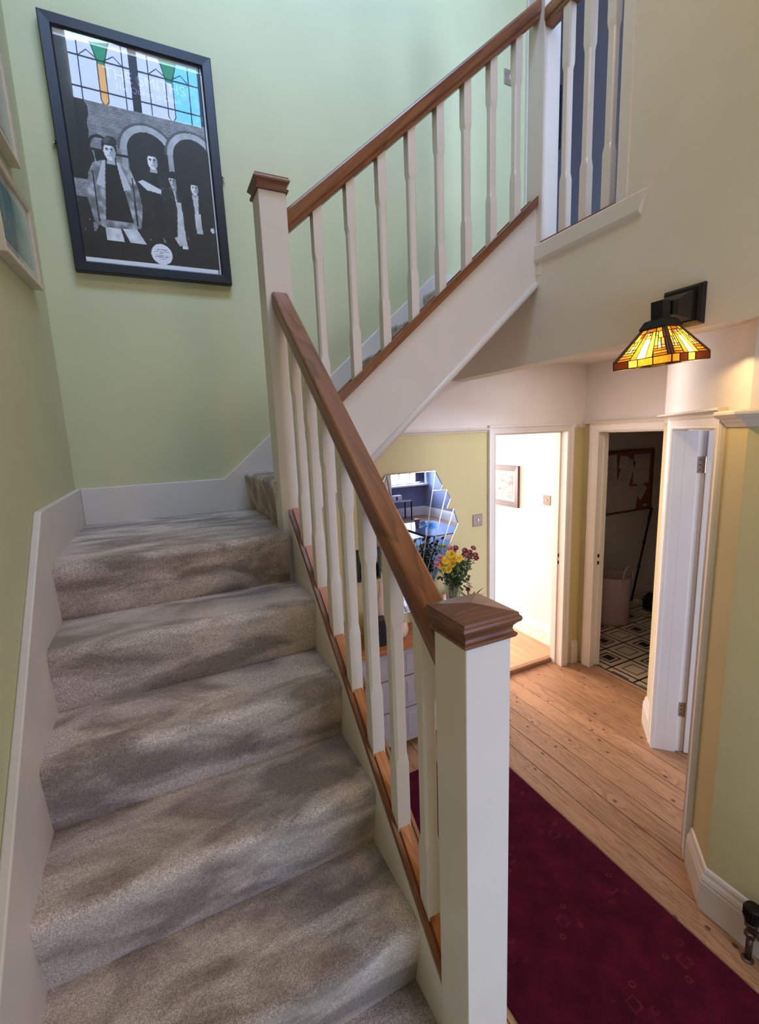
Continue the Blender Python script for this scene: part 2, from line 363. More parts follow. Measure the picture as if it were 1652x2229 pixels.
st('wall_right', MB().box(1.84, 1.95, -1.0, 0.86, 0, 2.0), M['yellow'], 'olive yellow wall at the radiator valve')
st('wall_right_upper', MB().box(1.84, 1.95, -1.0, 0.86, 2.0, ZC), M['offwhite'], 'off-white wall over the picture rail, lit by the lamp')
# bulkhead above the hall, ceiling, upper floor
poly = [(-1.0, ZBK), (YB, ZBK), (YB, ZU-0.02), (1.338, ZU-0.02), (1.338, ZT), (-1.0, ZT)]
st('wall_bulkhead', MB().ex(poly, XB, XB+0.11, 'x'), M['cream'], 'cream bulkhead wall carrying the stained glass lamp')
st('ceiling_hall', MB().box(XB+0.11, 6.1, -4.7, 2.67, ZC, ZC+0.04).box(3.2, 5.5, 2.67, 3.42, ZC, ZC+0.04), M['offwhite'], 'low off-white hall ceiling beyond the bulkhead', 'ceiling')
st('floor_landing', MB().box(XB+0.11, 3.4, -1.0, 4.3, ZU-0.12, ZU-0.005), M['carpet'], 'grey carpeted upstairs landing floor', 'floor')
st('ceiling_stairwell', MB().box(-0.48, 3.5, -1.0, 4.4, ZT, ZT+0.1), M['offwhite'], 'stairwell ceiling high above the flights', 'ceiling')
st('wall_landing', MB().box(3.3, 3.4, -1.0, 4.3, ZU-0.1, ZT), M['slate'], 'blue-grey wall of the room beyond the landing balusters')
st('wall_landing_far', MB().box(2.45, 3.3, 4.2, 4.3, ZU-0.1, ZT), M['slate'], 'far blue-grey wall of the upstairs room')
st('wall_landing_side', MB().box(2.35, 2.45, YB+0.115, 4.2, ZU-0.1, ZT), M['slate'], 'blue-grey side wall of the upstairs room')
st('trim_landing_door', MB().box(2.42, 2.47, YB-0.02, YB+0.13, ZU, 5.0), M['white2'], 'white door lining at the end of the green upstairs wall', 'trim')
# front wall with its two windows
mb = MB().box(-0.48, 1.95, -1.0, -0.9, 0, 0.7).box(-0.48, 0.55, -1.0, -0.9, 0.7, 2.2).box(1.55, 1.95, -1.0, -0.9, 0.7, 2.2).box(-0.48, 1.95, -1.0, -0.9, 2.2, 5.44)
mb.box(-0.48, -0.40, -1.0, -0.9, 5.44, 6.08).box(0.90, 1.95, -1.0, -0.9, 5.44, 6.08).box(-0.48, 1.95, -1.0, -0.9, 6.08, ZT)
mb.box(1.95, 2.1, -1.0, -0.9, ZU-0.1, ZT).box(3.15, 3.4, -1.0, -0.9, ZU-0.1, ZT).box(2.1, 3.15, -1.0, -0.9, ZU-0.1, 3.65).box(2.1, 3.15, -1.0, -0.9, 5.05, ZT)
st('wall_front', mb, M['cream'], 'front wall of the house behind the staircase foot')

# ------------------------------------------------------------------ windows
def window(name, label, x0, x1, z0, z1, y, cols, rows, leaded=False):
    w = thing(name, label, 'window', ((x0+x1)/2, y, z0), kind='structure')
    mk('window_frame', MB().box(x0, x1, y-0.03, y+0.03, z0, z0+0.03).box(x0, x1, y-0.03, y+0.03, z1-0.03, z1).box(x0, x0+0.03, y-0.03, y+0.03, z0, z1).box(x1-0.03, x1, y-0.03, y+0.03, z0, z1), M['white2'], w)
    mb = MB()
    for i in range(1, cols): a = x0+(x1-x0)*i/cols; mb.box(a-0.02, a+0.02, y-0.02, y+0.02, z0, z1)
    for i in range(1, rows): a = z0+(z1-z0)*i/rows; mb.box(x0, x1, y-0.02, y+0.02, a-0.012, a+0.012)
    if mb.v: mk('glazing_bar', mb, M['white2'], w)
    for i in range(cols):
        a = x0+(x1-x0)*i/cols; b = x0+(x1-x0)*(i+1)/cols
        mk('pane', MB().box(a, b, y-0.002, y+0.002, z0, z1), M['pane'], w)
    return w
window('window_1', 'tall glazed front door panel behind the foot of the stairs', 0.55, 1.55, 0.7, 2.2, -0.95, 2, 2)
window('window_2', 'landing window at the front of the house', 2.1, 3.15, 3.65, 5.05, -0.95, 2, 2)
lw = thing('window_3', 'leaded casement pair with green and amber tulips, seen in the poster glass', 'window', (0.25, -0.95, 5.44), kind='structure')
mk('window_frame', MB().box(-0.40, 0.90, -0.98, -0.92, 5.41, 5.44).box(-0.40, 0.90, -0.98, -0.92, 6.05, 6.08).box(-0.40, -0.38, -0.98, -0.92, 5.44, 6.08).box(0.86, 0.90, -0.98, -0.92, 5.44, 6.08).box(0.18, 0.26, -0.98, -0.92, 5.44, 6.08), M['bluegrey'], lw)
for k, x0 in enumerate((-0.38, 0.26)):
    xm = x0+0.30; y = -0.95; lead = MB(); z0 = 5.44
    for z in (5.58, 5.86): lead.box(x0, x0+0.60, y-0.005, y+0.005, z-0.005, z+0.005)
    for x in (x0+0.10, x0+0.50): lead.box(x-0.005, x+0.005, y-0.005, y+0.005, z0, 6.08)
    for sx in (-1, 1):
        lead.tube([(xm+sx*0.035, y, 5.83), (xm+sx*0.035, y, 5.50), (xm, y, 5.45)], 0.005, 6)
        lead.tube([(xm+sx*0.03, y, 5.84), (xm+sx*0.10, y, 6.08)], 0.005, 6); lead.tube([(xm+sx*0.03, y, 5.87), (xm+sx*0.12, y, 5.93), (xm+sx*0.20, y, 5.86)], 0.005, 6)
    mk('lead_came', lead, M['lead'], lw)
    mk('pane', MB().ex([(x0, z0), (xm-0.035, z0), (xm-0.035, 5.83), (xm-0.10, 6.08), (x0, 6.08)], y-0.002, y+0.002, 'y'), M['pane_pale'], lw)
    mk('pane', MB().ex([(xm+0.035, z0), (x0+0.60, z0), (x0+0.60, 6.08), (xm+0.10, 6.08), (xm+0.035, 5.83)], y-0.002, y+0.002, 'y'), M['pane_pale'] if k == 0 else M['pane_cyan'], lw)
    mk('pane', MB().ex([(xm-0.035, z0), (xm+0.035, z0), (xm+0.035, 5.83), (xm-0.035, 5.83)], y-0.002, y+0.002, 'y'), M['pane_orange'] if k == 0 else M['pane_pale'], lw)
    mk('pane', MB().ex([(xm-0.035, 5.83), (xm+0.035, 5.83), (xm+0.10, 6.08), (xm-0.10, 6.08)], y-0.002, y+0.002, 'y'), M['pane_green'], lw)

# ------------------------------------------------------------------ floors
fl = thing('floor', 'worn pine floorboards of the hall with dark knots', 'floor', (1.8, 1.0, 0), kind='structure')
x = 0.5925; k = 0
while x < 6.0:
    joints = [2.58, -4.6] if x > 0 else []
    cuts = [2.657 if x < 3.0 else 2.56 if x < 3.13 else 1.69]
    if x > 2.26 and x < 2.38: cuts += [1.758, -1.3]
    else: cuts += [random.uniform(-1.2, -0.4)]
    cuts += [-4.6] if x > 1.9 else [-0.98]
    if cuts[1] < cuts[-1]: cuts = [cuts[0], cuts[-1]]
    for a, b in zip(cuts, cuts[1:]):
        ob = mk('plank', MB().box(x+0.0014, x+0.1373, b+0.001, a-0.001, -0.02, random.uniform(-0.0012, 0)), M['pine'], fl, bevel=0.0016, seg=1)
    x += 0.1387; k += 1
mk('subfloor', MB().box(0.45, 6.1, -4.7, 2.75, -0.06, -0.021), M['black'], fl)
fk = thing('floor_kitchen', 'pale oak laminate kitchen floor behind its threshold strip', 'floor', (2, 4, 0), kind='structure')
x = 0.7; 
while x < 3.05:
    c = sorted([2.69, 6.0] + [2.69 + random.uniform(0.2, 0.9), 2.69 + random.uniform(1.2, 2.4)])
    for a, b in zip(c, c[1:]): mk('plank', MB().box(x+0.0008, min(3.06, x+0.189), a+0.0008, b-0.0008, 0.0, 0.03), M['laminate'], fk, bevel=0.0012, seg=1)
    x += 0.19
mk('threshold', MB().ex([(2.655, 0), (2.655, 0.026), (2.662, 0.036), (2.70, 0.036), (2.70, 0)], 2.12, 2.915, 'x'), M['threshold'], fk)
st('floor_utility', MB().box(3.165, 5.4, 1.7, 3.32, -0.018, 0.002), M['vinyl'], 'cream and black geometric vinyl floor of the utility room', 'floor')
fu = bpy.data.objects['floor_utility']
# shift the object origin so that the printed grid lands on the photographed one
_o = fu.location.copy(); fu.location = (3.357-0.1205-0.241, 2.215-0.1205-0.241*2, -0.02); _d = Vector(_o) - fu.location
for vv in fu.data.vertices: vv.co += _d
st('trim_utility_threshold', MB().ex([(3.145, 0), (3.15, 0.006), (3.17, 0.007), (3.18, 0)], 1.74, 2.44, 'y') if False else MB().prism([(3.135, 0), (3.14, 0.006), (3.165, 0.007), (3.172, 0)], lambda p: (p[0], 1.74, p[1]), lambda p: (p[0], 2.44, p[1])), M['steel'], 'grey metal strip at the utility doorway', 'trim')

# ------------------------------------------------------------------ skirting, picture rail, architraves
SK = [(0, 0), (0.020, 0), (0.020, 0.128), (0.0165, 0.134), (0.0195, 0.142), (0.016, 0.156), (0.011, 0.166), (0.010, 0.180), (0.0065, 0.190), (0, 0.195)]
h2 = (nC + Vector((-1, 0, 0))).normalized(); k2 = 1/h2.dot(nC)
pC = P0 + dC*1.085
st('baseboard_right', MB().sweep(SK, [(pC.x, pC.y, nC.x, nC.y, 1), (1.84, 0.86, h2.x, h2.y, k2), (1.84, -0.9, -1, 0, 1)]), M['white'], 'white moulded skirting turning the corner at the radiator valve', 'skirting')
pA = P0 + dC*0.19; h3 = (nC + Vector((0, 1, 0))).normalized(); k3 = 1/h3.dot(nC)
st('baseboard_angled', MB().sweep(SK, [(pA.x, pA.y, nC.x, nC.y, 1), (P0.x, P0.y, h3.x, h3.y, k3), (3.0, 1.74, 0, 1, 1)]), M['white'], 'short white skirting beside the open white door', 'skirting')
st('baseboard_hall', MB().sweep(SK, [(3.0, YB, 0, -1, 1), (3.075, YB, 0, -1, 1)]), M['white'], 'tiny white skirting between the two doorways', 'skirting')
st('baseboard_hall_back', MB().sweep(SK, [(0.56, YB, 0, -1, 1), (2.115, YB, 0, -1, 1)]), M['white'], 'white skirting behind the dresser', 'skirting')
RL = [(0, 1.988), (0.006, 1.988), (0.010, 1.996), (0.017, 2.0), (0.022, 2.010), (0.022, 2.016), (0, 2.018)]
st('trim_picture_rail', MB().sweep(RL, [(0.9, YB, 0, -1, 1), (2.115, YB, 0, -1, 1)]), M['white'], 'thin white picture rail above the mirror', 'picture rail')
st('trim_corner_rail', MB().sweep(RL, [(3.0, YB, 0, -1, 1), (3.09, YB, 0, -1, 1)]), M['white'], 'short picture rail between the kitchen and utility doors', 'picture rail')
RL2 = [(0, 1.972), (0.006, 1.972), (0.012, 1.985), (0.020, 1.99), (0.024, 1.998), (0.040, 2.005), (0.050, 2.016), (0.050, 2.024), (0.044, 2.03), (0, 2.034)]
st('trim_right_rail', MB().sweep(RL2, [(pC.x, pC.y, nC.x, nC.y, 1), (1.84, 0.86, h2.x, h2.y, k2), (1.84, -0.9, -1, 0, 1)]), M['white'], 'deep white picture rail lit by the lamp', 'picture rail')
# architraves
def arch(name, label, MM, s0, s1, zt, w=0.075, dep=0.11, sides=(True, True), jamb=True, stop0=True):
    d = thing(name, label, 'door frame', tuple(MM @ Vector(((s0+s1)/2, 0, 0))), kind='structure')
    prof = [(0, 0), (0, -0.012), (0.008, -0.018), (0.2*w, -0.013), (0.62*w, -0.017), (0.75*w, -0.022), (0.95*w, -0.022), (w, -0.014), (w, 0)]
    mb = MB()
    for sgn, s in ((-1, s0), (1, s1)):
        if not sides[0 if sgn < 0 else 1]: continue
        mb.prism(prof, lambda p, s=s, g=sgn: (s+g*(p[0]-0.004), p[1], 0), lambda p, s=s, g=sgn: (s+g*(p[0]-0.004), p[1], zt+p[0]-0.004))
    mb.prism(prof, lambda p: (s0-(p[0]-0.004)*(1 if sides[0] else 0), p[1], zt+p[0]-0.004), lambda p: (s1+(p[0]-0.004)*(1 if sides[1] else 0), p[1], zt+p[0]-0.004))
    mk('architrave', mb.xf(MM), M['white2'], d)
    if jamb:
        mk('door_lining', MB().box(s0-0.012, s0, 0.0, dep, 0, zt).box(s1, s1+0.012, 0.0, dep, 0, zt).box(s0-0.012, s1+0.012, 0.0, dep, zt, zt+0.014).xf(MM), M['white2'], d)
        mk('door_stop', MB().box(s0-0.002, s0+(0.011 if stop0 else 0.0003), 0.055, dep-0.01, 0, zt).box(s1-0.011, s1, 0.055, dep-0.01, 0, zt).box(s0, s1, 0.055, dep-0.01, zt-0.011, zt).xf(MM), M['white2'], d)
    return d
MA = Matrix(((1, 0, 0, 0), (0, 1, 0, YB), (0, 0, 1, 0), (0, 0, 0, 1)))
dA = arch('door_1', 'white frame of the bright kitchen doorway', MA, 2.172, 2.893, 1.972, 0.066, 0.115)
MBm = Matrix(((0, 1, 0, XW), (-1, 0, 0, 0), (0, 0, 1, 0), (0, 0, 0, 1)))     # s = -y, depth = +x
dB = arch('door_2', 'white frame of the dark utility doorway', MBm, -2.432, -1.722, 1.958, 0.078, 0.11, (True, False))
dCc = arch('door_3', 'white frame of the angled doorway holding the open door', MC, 0.264, 0.998, 1.965, 0.075, 0.118, stop0=False)
for d, pts in ((dA, [(2.893, YB+0.058, 0.96), (2.893, YB+0.058, 0.90)]), (dB, [(XW+0.05, 2.432, 0.96), (XW+0.05, 2.432, 0.90)])):
    for q, (a, b, z) in enumerate(pts):
        mk('strike_slot', MB().box(a-0.004, a+0.001, b-0.012, b+0.012, z-0.014, z+0.014) if d is dA else MB().box(a-0.012, a+0.012, b-0.004, b+0.001, z-0.014, z+0.014), M['blackmetal'], d)
# little shelf mould over door frames
st('trim_utility_rail', MB().sweep([(0, 2.018), (0.03, 2.018), (0.034, 2.028), (0.03, 2.036), (0, 2.036)], [(XW, 2.55, -1, 0, 1), (XW, 1.74, -1, 0, 1)]), M['white'], 'slim white ledge over the utility doorway', 'picture rail')
pB0 = P0 - dC*0.0
st('trim_angled_rail', MB().sweep([(0, 2.03), (0.030, 2.03), (0.040, 2.038), (0.034, 2.048), (0, 2.048)], [(3.0, 1.74, 0, 1, 1), (P0.x, P0.y, h3.x, h3.y, k3), (pC.x, pC.y, nC.x, nC.y, 1)]), M['white'], 'slim white ledge over the angled doorway', 'picture rail')
# open door leaf, hinged beyond the lining
lf = thing('white_door', 'white painted door standing open at ninety degrees in the angled doorway', 'door', tuple(MC @ Vector((0.27, 0.12, 0))))
mk('leaf', MB().box(0.232, 0.268, 0.160, 0.875, 0.008, 1.955).xf(MC), M['white2'], lf, bevel=0.002)
mk('hinge_edge', MB().box(0.240, 0.256, 0.118, 0.158, 0.004, 1.955).xf(MC), M['white2'], lf)
for z in (1.764, 0.285):
    hg = mk('hinge', MB().box(0.256, 0.2585, 0.122, 0.156, z-0.045, z+0.045).xf(MC), M['brass'], lf, label='dull metal hinge with three screws')
    mk('hinge_pin', MB().lathe([(0.0045, -0.045), (0.0045, 0.045)], (0.264, 0.156, z), 8).xf(MC), M['brass'], hg)
    for dz in (-0.027, 0, 0.027): mk('screw', MB().box(0.2585, 0.2592, 0.130, 0.136, z+dz-0.003, z+dz+0.003).xf(MC), M['blackmetal'], hg)

# ------------------------------------------------------------------ staircase
S = thing('staircase', 'carpeted staircase turning at a quarter landing with white strings', 'staircase', (0.05, 0.6, 0))
def arc(cx, cz, r, a0, a1, n=6): return [(cx+r*math.cos(a0+(a1-a0)*i/n), cz+r*math.sin(a0+(a1-a0)*i/n)) for i in range(n+1)]
OV = 0.030
def step_profile(yb, yf, zt, zb, back=0.02):
    r = 0.024
    nose = arc(yf-OV+r, zt-r, r, PI/2, PI+0.12, 6)
    return [(yb+back, zt)] + nose + [(yf-0.002, zb+0.012), (yf+0.004, zb-0.004), (yf+0.03, zb-0.004), (yf+0.03, zt-0.03), (yb+back, zt-0.03)]
def fluffy(o):
    o.data.polygons.foreach_set('use_smooth', [True]*len(o.data.polygons))
    m = o.modifiers.new('round', 'BEVEL'); m.width = 0.008; m.segments = 2; m.limit_method = 'ANGLE'; m.angle_limit = math.radians(50)
for i in range(0, 7):
    zt = ZA - i*H; yb = YA - i*G; yf = YA - (i+1)*G; zb = zt - H
    o = mk('step', MB().ex(step_profile(yb, yf, zt, zb), XL-0.015, XS+0.004, 'x'), M['carpet'], S); 
    m = o.modifiers.new('round', 'BEVEL'); m.width = 0.006; m.segments = 2; m.limit_method = 'ANGLE'; m.angle_limit = math.radians(50)
o = mk('quarter_landing', MB().ex(step_profile(YB-0.02, YA, ZL, ZA), XL-0.015, N2[0]+0.006, 'x').box(N2[0], 0.4562, 1.895, YB-0.02, ZA, ZL), M['carpet'], S)
m = o.modifiers.new('round', 'BEVEL'); m.width = 0.006; m.segments = 2; m.limit_method = 'ANGLE'; m.angle_limit = math.radians(50)
for j in range(0, 6):
    xf_ = 0.4512 + j*G; zt = ZL + (j+1)*H; xb = xf_ + G
    pr = [(p[0], p[1]) for p in step_profile(xb if j < 5 else XB+0.11, xf_, zt, zt-H)]
    o = mk('step', MB().ex(pr, 1.858, YB-0.018, 'y'), M['carpet'], S)
    m = o.modifiers.new('round', 'BEVEL'); m.width = 0.006; m.segments = 2; m.limit_method = 'ANGLE'; m.angle_limit = math.radians(50)
# strings
def zr1(y): return 1.7095 + (y-1.7948)*H/G
def zr2(x): return 1.9267 + (x-N2[0])*0.865
mk('string', MB().ex([(N1[1]+NW, zr1(N1[1]+NW)-0.028), (N2[1], zr1(N2[1])-0.028), (N2[1], zr1(N2[1])-0.42), (N1[1]+NW, max(0, zr1(N1[1]+NW)-0.42))], 0.456, 0.515, 'x'), M['white'], S)
a, b = N2[0]+NW, XB
mk('string', MB().ex([(a, zr2(a)-0.045), (b, zr2(b)-0.045), (b, zr2(b)-0.415), (a, zr2(a)-0.415)], 1.8275, 1.858, 'y'), M['white'], S)
mk('string_bead', MB().tube([(a, 1.824, zr2(a)-0.408), (b, 1.824, zr2(b)-0.408)], 0.017, 12), M['white'], S, smooth=True)
mk('soffit', MB().ex([(a, zr2(a)-0.40), (b, zr2(b)-0.40), (b, zr2(b)-0.42), (a, zr2(a)-0.42)], 1.858, YB-0.001, 'y'), M['offwhite'], S)
mk('side_panel', MB().ex([(0.4, 0), (N2[1]+NW, 0), (N2[1]+NW, zr1(N2[1])-0.4), (N2[1], zr1(N2[1])-0.4), (N1[1]+NW, max(0.05, zr1(N1[1]+NW)-0.42)), (0.4, 0.1)], 0.47, 0.505, 'x').box(0.47, 0.505, 1.898, YB, 0, ZA), M['white'], S)
# wall strings / skirting of the stairs
def zs(y): return 1.798 + (y-1.731)*0.866
def skirt(poly, x0, x1, cap): pass
T = 0.021; ZK = 1.797
pl_ = [(-0.9, 0.0), (-0.34, 0.0), (1.731, zs(1.731)-0.30), (1.731, ZL-0.1), (YB, ZL-0.1), (YB, ZK), (1.731, ZK), (-0.345, 0.0)]
pl_ = [(-0.28, 0.0), (0.3, 0.0), (1.731, zs(1.731)-0.42), (YB, ZL-0.1), (YB, ZK), (1.731, zs(1.731)), (-0.28, zs(-0.28))]
st('baseboard_stairs', MB().ex(pl_, -0.365, XL, 'x'), M['white'], 'white pitched wall string beside the lower steps', 'skirting', bevel=0.004)
q = [(XL, ZL-0.1), (0.50, ZL-0.1), (1.62+0.1, ZU-0.25), (2.42, ZU-0.02), (2.42, 2.985), (1.70, 2.985), (0.325, ZK), (XL, ZK)]
q = [(XL, ZL-0.1), (0.50, ZL-0.1), (1.72, ZU-0.25), (2.42, ZU-0.02), (2.42, 2.985), (1.695, 2.985), (0.315, ZK), (XL, ZK)]
st('baseboard_back', MB().ex(q, YB-0.018, YB, 'y'), M['white'], 'white skirting along the landing and rising beside the upper steps', 'skirting', bevel=0.004)

# ------------------------------------------------------------------ banisters
def cap_rings(x0, y0, w, z):
    cx, cy, hw = x0+w/2, y0+w/2, w/2
    pr = [(0.001, 0), (0.006, 0.0), (0.0085, 0.004), (0.0085, 0.008), (0.004, 0.011), (0.002, 0.016), (0.003, 0.022), (0.008, 0.028), (0.013, 0.032), (0.0148, 0.037), (0.0135, 0.0415), (0.0102, 0.0440), (0.0097, 0.0485), (-hw+0.001, 0.0590)]
    return [[(cx+sx*(hw+o), cy+sy*(hw+o), z+dz) for sx, sy in ((-1, -1), (1, -1), (1, 1), (-1, 1))] for o, dz in pr]
def newel(parent, x0, y0, z0, z1, cap=True):
    n = mk('newel_post', MB().box(x0, x0+NW, y0, y0+NW, z0, z1), M['white'], parent, bevel=0.003)
    if cap: mk('newel_cap', MB().loft(cap_rings(x0, y0, NW, z1)), M['oak_x'], parent)
def baluster_rings(cx, cy, zb, zt, tb, tt, w=0.0384):
    """square ends, chamfered narrower middle; zb/zt/tb/tt give heights per corner offset"""
    h = w/2; c = 0.0065
    sq = [(-h, -h+.001), (-h+.001, -h), (h-.001, -h), (h, -h+.001), (h, h-.001), (h-.001, h), (-h+.001, h), (-h, h-.001)]
    n2 = h - 0.0016
    oc = [(-n2, -n2+c), (-n2+c, -n2), (n2-c, -n2), (n2, -n2+c), (n2, n2-c), (n2-c, n2), (-n2+c, n2), (-n2, n2-c)]
    R = []
    R.append([(cx+a, cy+b, zb(cx+a, cy+b)) for a, b in sq]); R.append([(cx+a, cy+b, tb) for a, b in sq]); R.append([(cx+a, cy+b, tb+0.028) for a, b in oc])
    R.append([(cx+a, cy+b, tt-0.028) for a, b in oc]); R.append([(cx+a, cy+b, tt) for a, b in sq]); R.append([(cx+a, cy+b, zt(cx+a, cy+b)) for a, b in sq])
    return R
RP = [(-0.5, 0.30), (-0.5, 0.86), (-0.46, 0.95), (-0.38, 1.0), (0.38, 1.0), (0.46, 0.95), (0.5, 0.86), (0.5, 0.30), (0.40, 0.22), (0.40, 0.0), (-0.40, 0.0), (-0.40, 0.22)]
b1 = thing('banister', 'lower banister with oak handrail between the two white newel posts', 'banister', (0.49, 1.25, 0))
newel(b1, *N1, 0.0, 1.6115); newel(b1, *N2, 0.0, 2.8904)
HW = 0.064; cx1 = 0.4845; TH = 0.078
ya, yb_ = N1[1]+NW, N2[1]
mk('handrail', MB().prism([(cx1+p[0]*HW, p[1]*TH) for p in RP], lambda p: (p[0], ya, zr1(ya)+0.8326-TH+p[1]), lambda p: (p[0], yb_, zr1(yb_)+0.8326-TH+p[1])), M['oak_y1'], b1, bevel=0.003)
BR = 0.030
def base_prof(w): return [(-w/2, -BR), (w/2, -BR), (w/2, 0), (w/2-0.009, 0.0), (w/2-0.010, -0.006), (-w/2+0.010, -0.006), (-w/2+0.009, 0.0), (-w/2, 0)]
mk('base_rail', MB().prism([(0.490+p[0], p[1]) for p in base_prof(0.064)], lambda p: (p[0], ya, zr1(ya)+p[1]), lambda p: (p[0], yb_, zr1(yb_)+p[1])), M['oak_y1'], b1)
ys = [1.6475-0.1432*i for i in range(7)]
for i, y in enumerate(ys):
    zb = lambda xx, yy: zr1(yy)-0.006; ztp = lambda xx, yy: zr1(yy)+0.8326-TH+0.002
    z0, z1 = zr1(y), zr1(y)+0.8326-TH
    mk('baluster', MB().loft(baluster_rings(0.4885, y+0.0192, zb, ztp, z0+0.185, z1-0.165)), M['white'], b1)
ends = [yb_] + [v for y in ys for v in (y+0.0384, y)] + [ya]
for a_, b_ in zip(ends[0::2], ends[1::2]):
    mk('fillet', MB().prism([(0.4735, -0.006), (0.5035, -0.006), (0.5035, 0.004), (0.4735, 0.004)], lambda p: (p[0], b_, zr1(b_)+p[1]), lambda p: (p[0], a_, zr1(a_)+p[1])), M['oak_lt'], b1)
b2 = thing('banister', 'upper banister rising beside the second flight to the tall landing post', 'banister', (1.17, 1.848, 1.6))
newel(b2, *N3, ZU-0.10, 4.25, True)
cy2 = 1.848; xa, xb_ = N2[0]+NW, N3[0]; HO = 0.7482
mk('handrail', MB().prism([(cy2+p[0]*HW, p[1]*0.082) for p in RP], lambda p: (xa, p[0], zr2(xa)+HO+p[1]), lambda p: (xb_, p[0], zr2(xb_)+HO+p[1])), M['oak_x1'], b2, bevel=0.003)
mk('base_rail', MB().prism([(cy2+p[0], p[1]-0.0 if p[1] > -0.02 else -0.046) for p in base_prof(0.064)], lambda p: (xa, p[0], zr2(xa)+p[1]), lambda p: (xb_, p[0], zr2(xb_)+p[1])), M['oak_x1'], b2)
for i in range(8):
    x = 0.6469+0.1461*i
    zb = lambda xx, yy: zr2(xx)-0.006; ztp = lambda xx, yy: zr2(xx)+HO+0.002
    mk('baluster', MB().loft(baluster_rings(x+0.0192, 1.8488, zb, ztp, zr2(x)+0.185, zr2(x)+HO-0.15)), M['white'], b2)
b3 = thing('banister', 'short level balustrade at the edge of the upstairs landing', 'banister', (1.835, 1.59, ZU))
st('trim_landing_apron', MB().prism([(0.0, 2.807), (0.0, 2.893), (0.010, 2.893), (0.017, 2.885), (0.017, 2.822), (0.012, 2.812)], lambda p: (XB-p[0], 1.835, p[1]), lambda p: (XB-p[0], 1.250 if p[1] > 2.85 else 1.275, p[1])), M['white'], 'white apron board under the landing balusters', 'trim')
mk('base_rail', MB().box(1.800, 1.868, 1.385, N3[1], 2.882, 2.900), M['oak_y'], b3, bevel=0.002)
mk('handrail', MB().prism([(1.834+p[0]*HW, p[1]*0.075) for p in RP], lambda p: (p[0], 1.385, 3.812+p[1]), lambda p: (p[0], N3[1], 3.812+p[1])), M['oak_y'], b3, bevel=0.003)
for y in (1.657, 1.544, 1.430):
    mk('baluster', MB().loft(baluster_rings(1.833, y+0.0192, lambda a, b: 2.899, lambda a, b: 3.813, 3.12, 3.59)), M['white'], b3)
mk('wall_newel', MB().box(1.802, 1.870, 1.338, 1.386, 2.87, 4.2), M['white'], b3, bevel=0.002)

# ------------------------------------------------------------------ neighbouring rooms
st('wall_kitchen_right', MB().box(3.06, 3.20, 2.676, 6.1, 0, 2.45), M['kwhite'], 'white kitchen wall holding the dark framed print')
st('wall_kitchen_far', MB().box(0.5, 3.2, 6.0, 6.1, 0, 2.45), M['kwhite'], 'far white kitchen wall')
st('wall_kitchen_left', MB().box(0.5, 0.6, 2.68, 6.0, 0, 2.45), M['kwhite'], 'white kitchen wall opposite the print')
st('ceiling_kitchen', MB().box(0.5, 3.2, 2.68, 6.1, 2.45, 2.5), M['kwhite'], 'white kitchen ceiling', 'ceiling')
st('baseboard_kitchen', MB().sweep([(a, b*0.9+0.03) for a, b in SK], [(3.06, 2.68, -1, 0, 1), (3.06, 6.0, -1, 0, 1)]), M['kwhite'], 'white skirting of the kitchen wall', 'skirting')
st('wall_utility_back', MB().box(3.2, 5.35, 3.30, 3.40, 0, ZC), M['utility'], 'dim utility wall holding the cork board')
st('wall_utility_side', MB().box(5.25, 5.35, 1.72, 3.30, 0, ZC), M['utility'], 'dim end wall of the utility room')
st('wall_room_north', MB().box(3.09, 6.0, 1.62, 1.72, 0, ZC), M['bluegrey'], 'blue-grey wall between the front room and utility')
st('wall_room_east', MB().box(5.9, 6.0, -4.6, 1.62, 0, ZC), M['bluegrey'], 'blue-grey front room wall at the end of the window')
st('wall_room_west', MB().box(1.95, 1.96, -4.6, 0.72, 0, ZC), M['bluegrey'], 'blue-grey front room wall behind the hall')
WX0, WX1, WZ0, WZ1 = 3.7, 5.82, 0.80, 2.15
st('wall_room_window', MB().box(1.9, 6.0, -4.6, -4.5, 0, WZ0).box(1.9, 6.0, -4.6, -4.5, WZ1, ZC).box(1.9, WX0, -4.6, -4.5, WZ0, WZ1).box(WX1, 6.0, -4.6, -4.5, WZ0, WZ1), M['bluegrey'], 'blue-grey wall beneath the front room window')
w4 = window('window_4', 'wide white front room window with small panes, seen in the fan mirror', WX0, WX1, WZ0, WZ1, -4.55, 7, 4)
st('trim_window_sill', MB().box(WX0-0.08, 5.9, -4.52, -4.30, WZ0-0.035, WZ0), M['white2'], 'white window sill of the front room', 'window sill')
st('baseboard_room', MB().sweep([(a, b*1.15) for a, b in SK], [(2.0, -4.5, 0, 1, 1), (5.9, -4.5, -1, 1, 1), (5.9, 1.6, -1, 0, 1)]), M['white2'], 'tall white skirting of the front room', 'skirting')
def curtain(x, y, dx, dy, label):
    n = 26; pts = []
    for i in range(n+1): u = i/n; o = 0.022*math.sin(u*PI*7); pts.append((x+dx*u+(o if dy else 0), y+dy*u+(o if dx else 0)))
    back = [(a+(0.006 if dy else 0), b+(0.006 if dx else 0)) for a, b in reversed(pts)]
    mk('curtain', MB().ex(pts+back, 0.85, 2.25, 'z'), M['curtain'], label=label, cat='curtain', smooth=False)
M['curtain'] = plain('dark_patterned_curtain', srgb(70, 66, 92), 0.9, var=0.7, scale=14)
curtain(5.60, -4.42, 0.26, 0, 'dark patterned curtain gathered at the far end of the front room window')

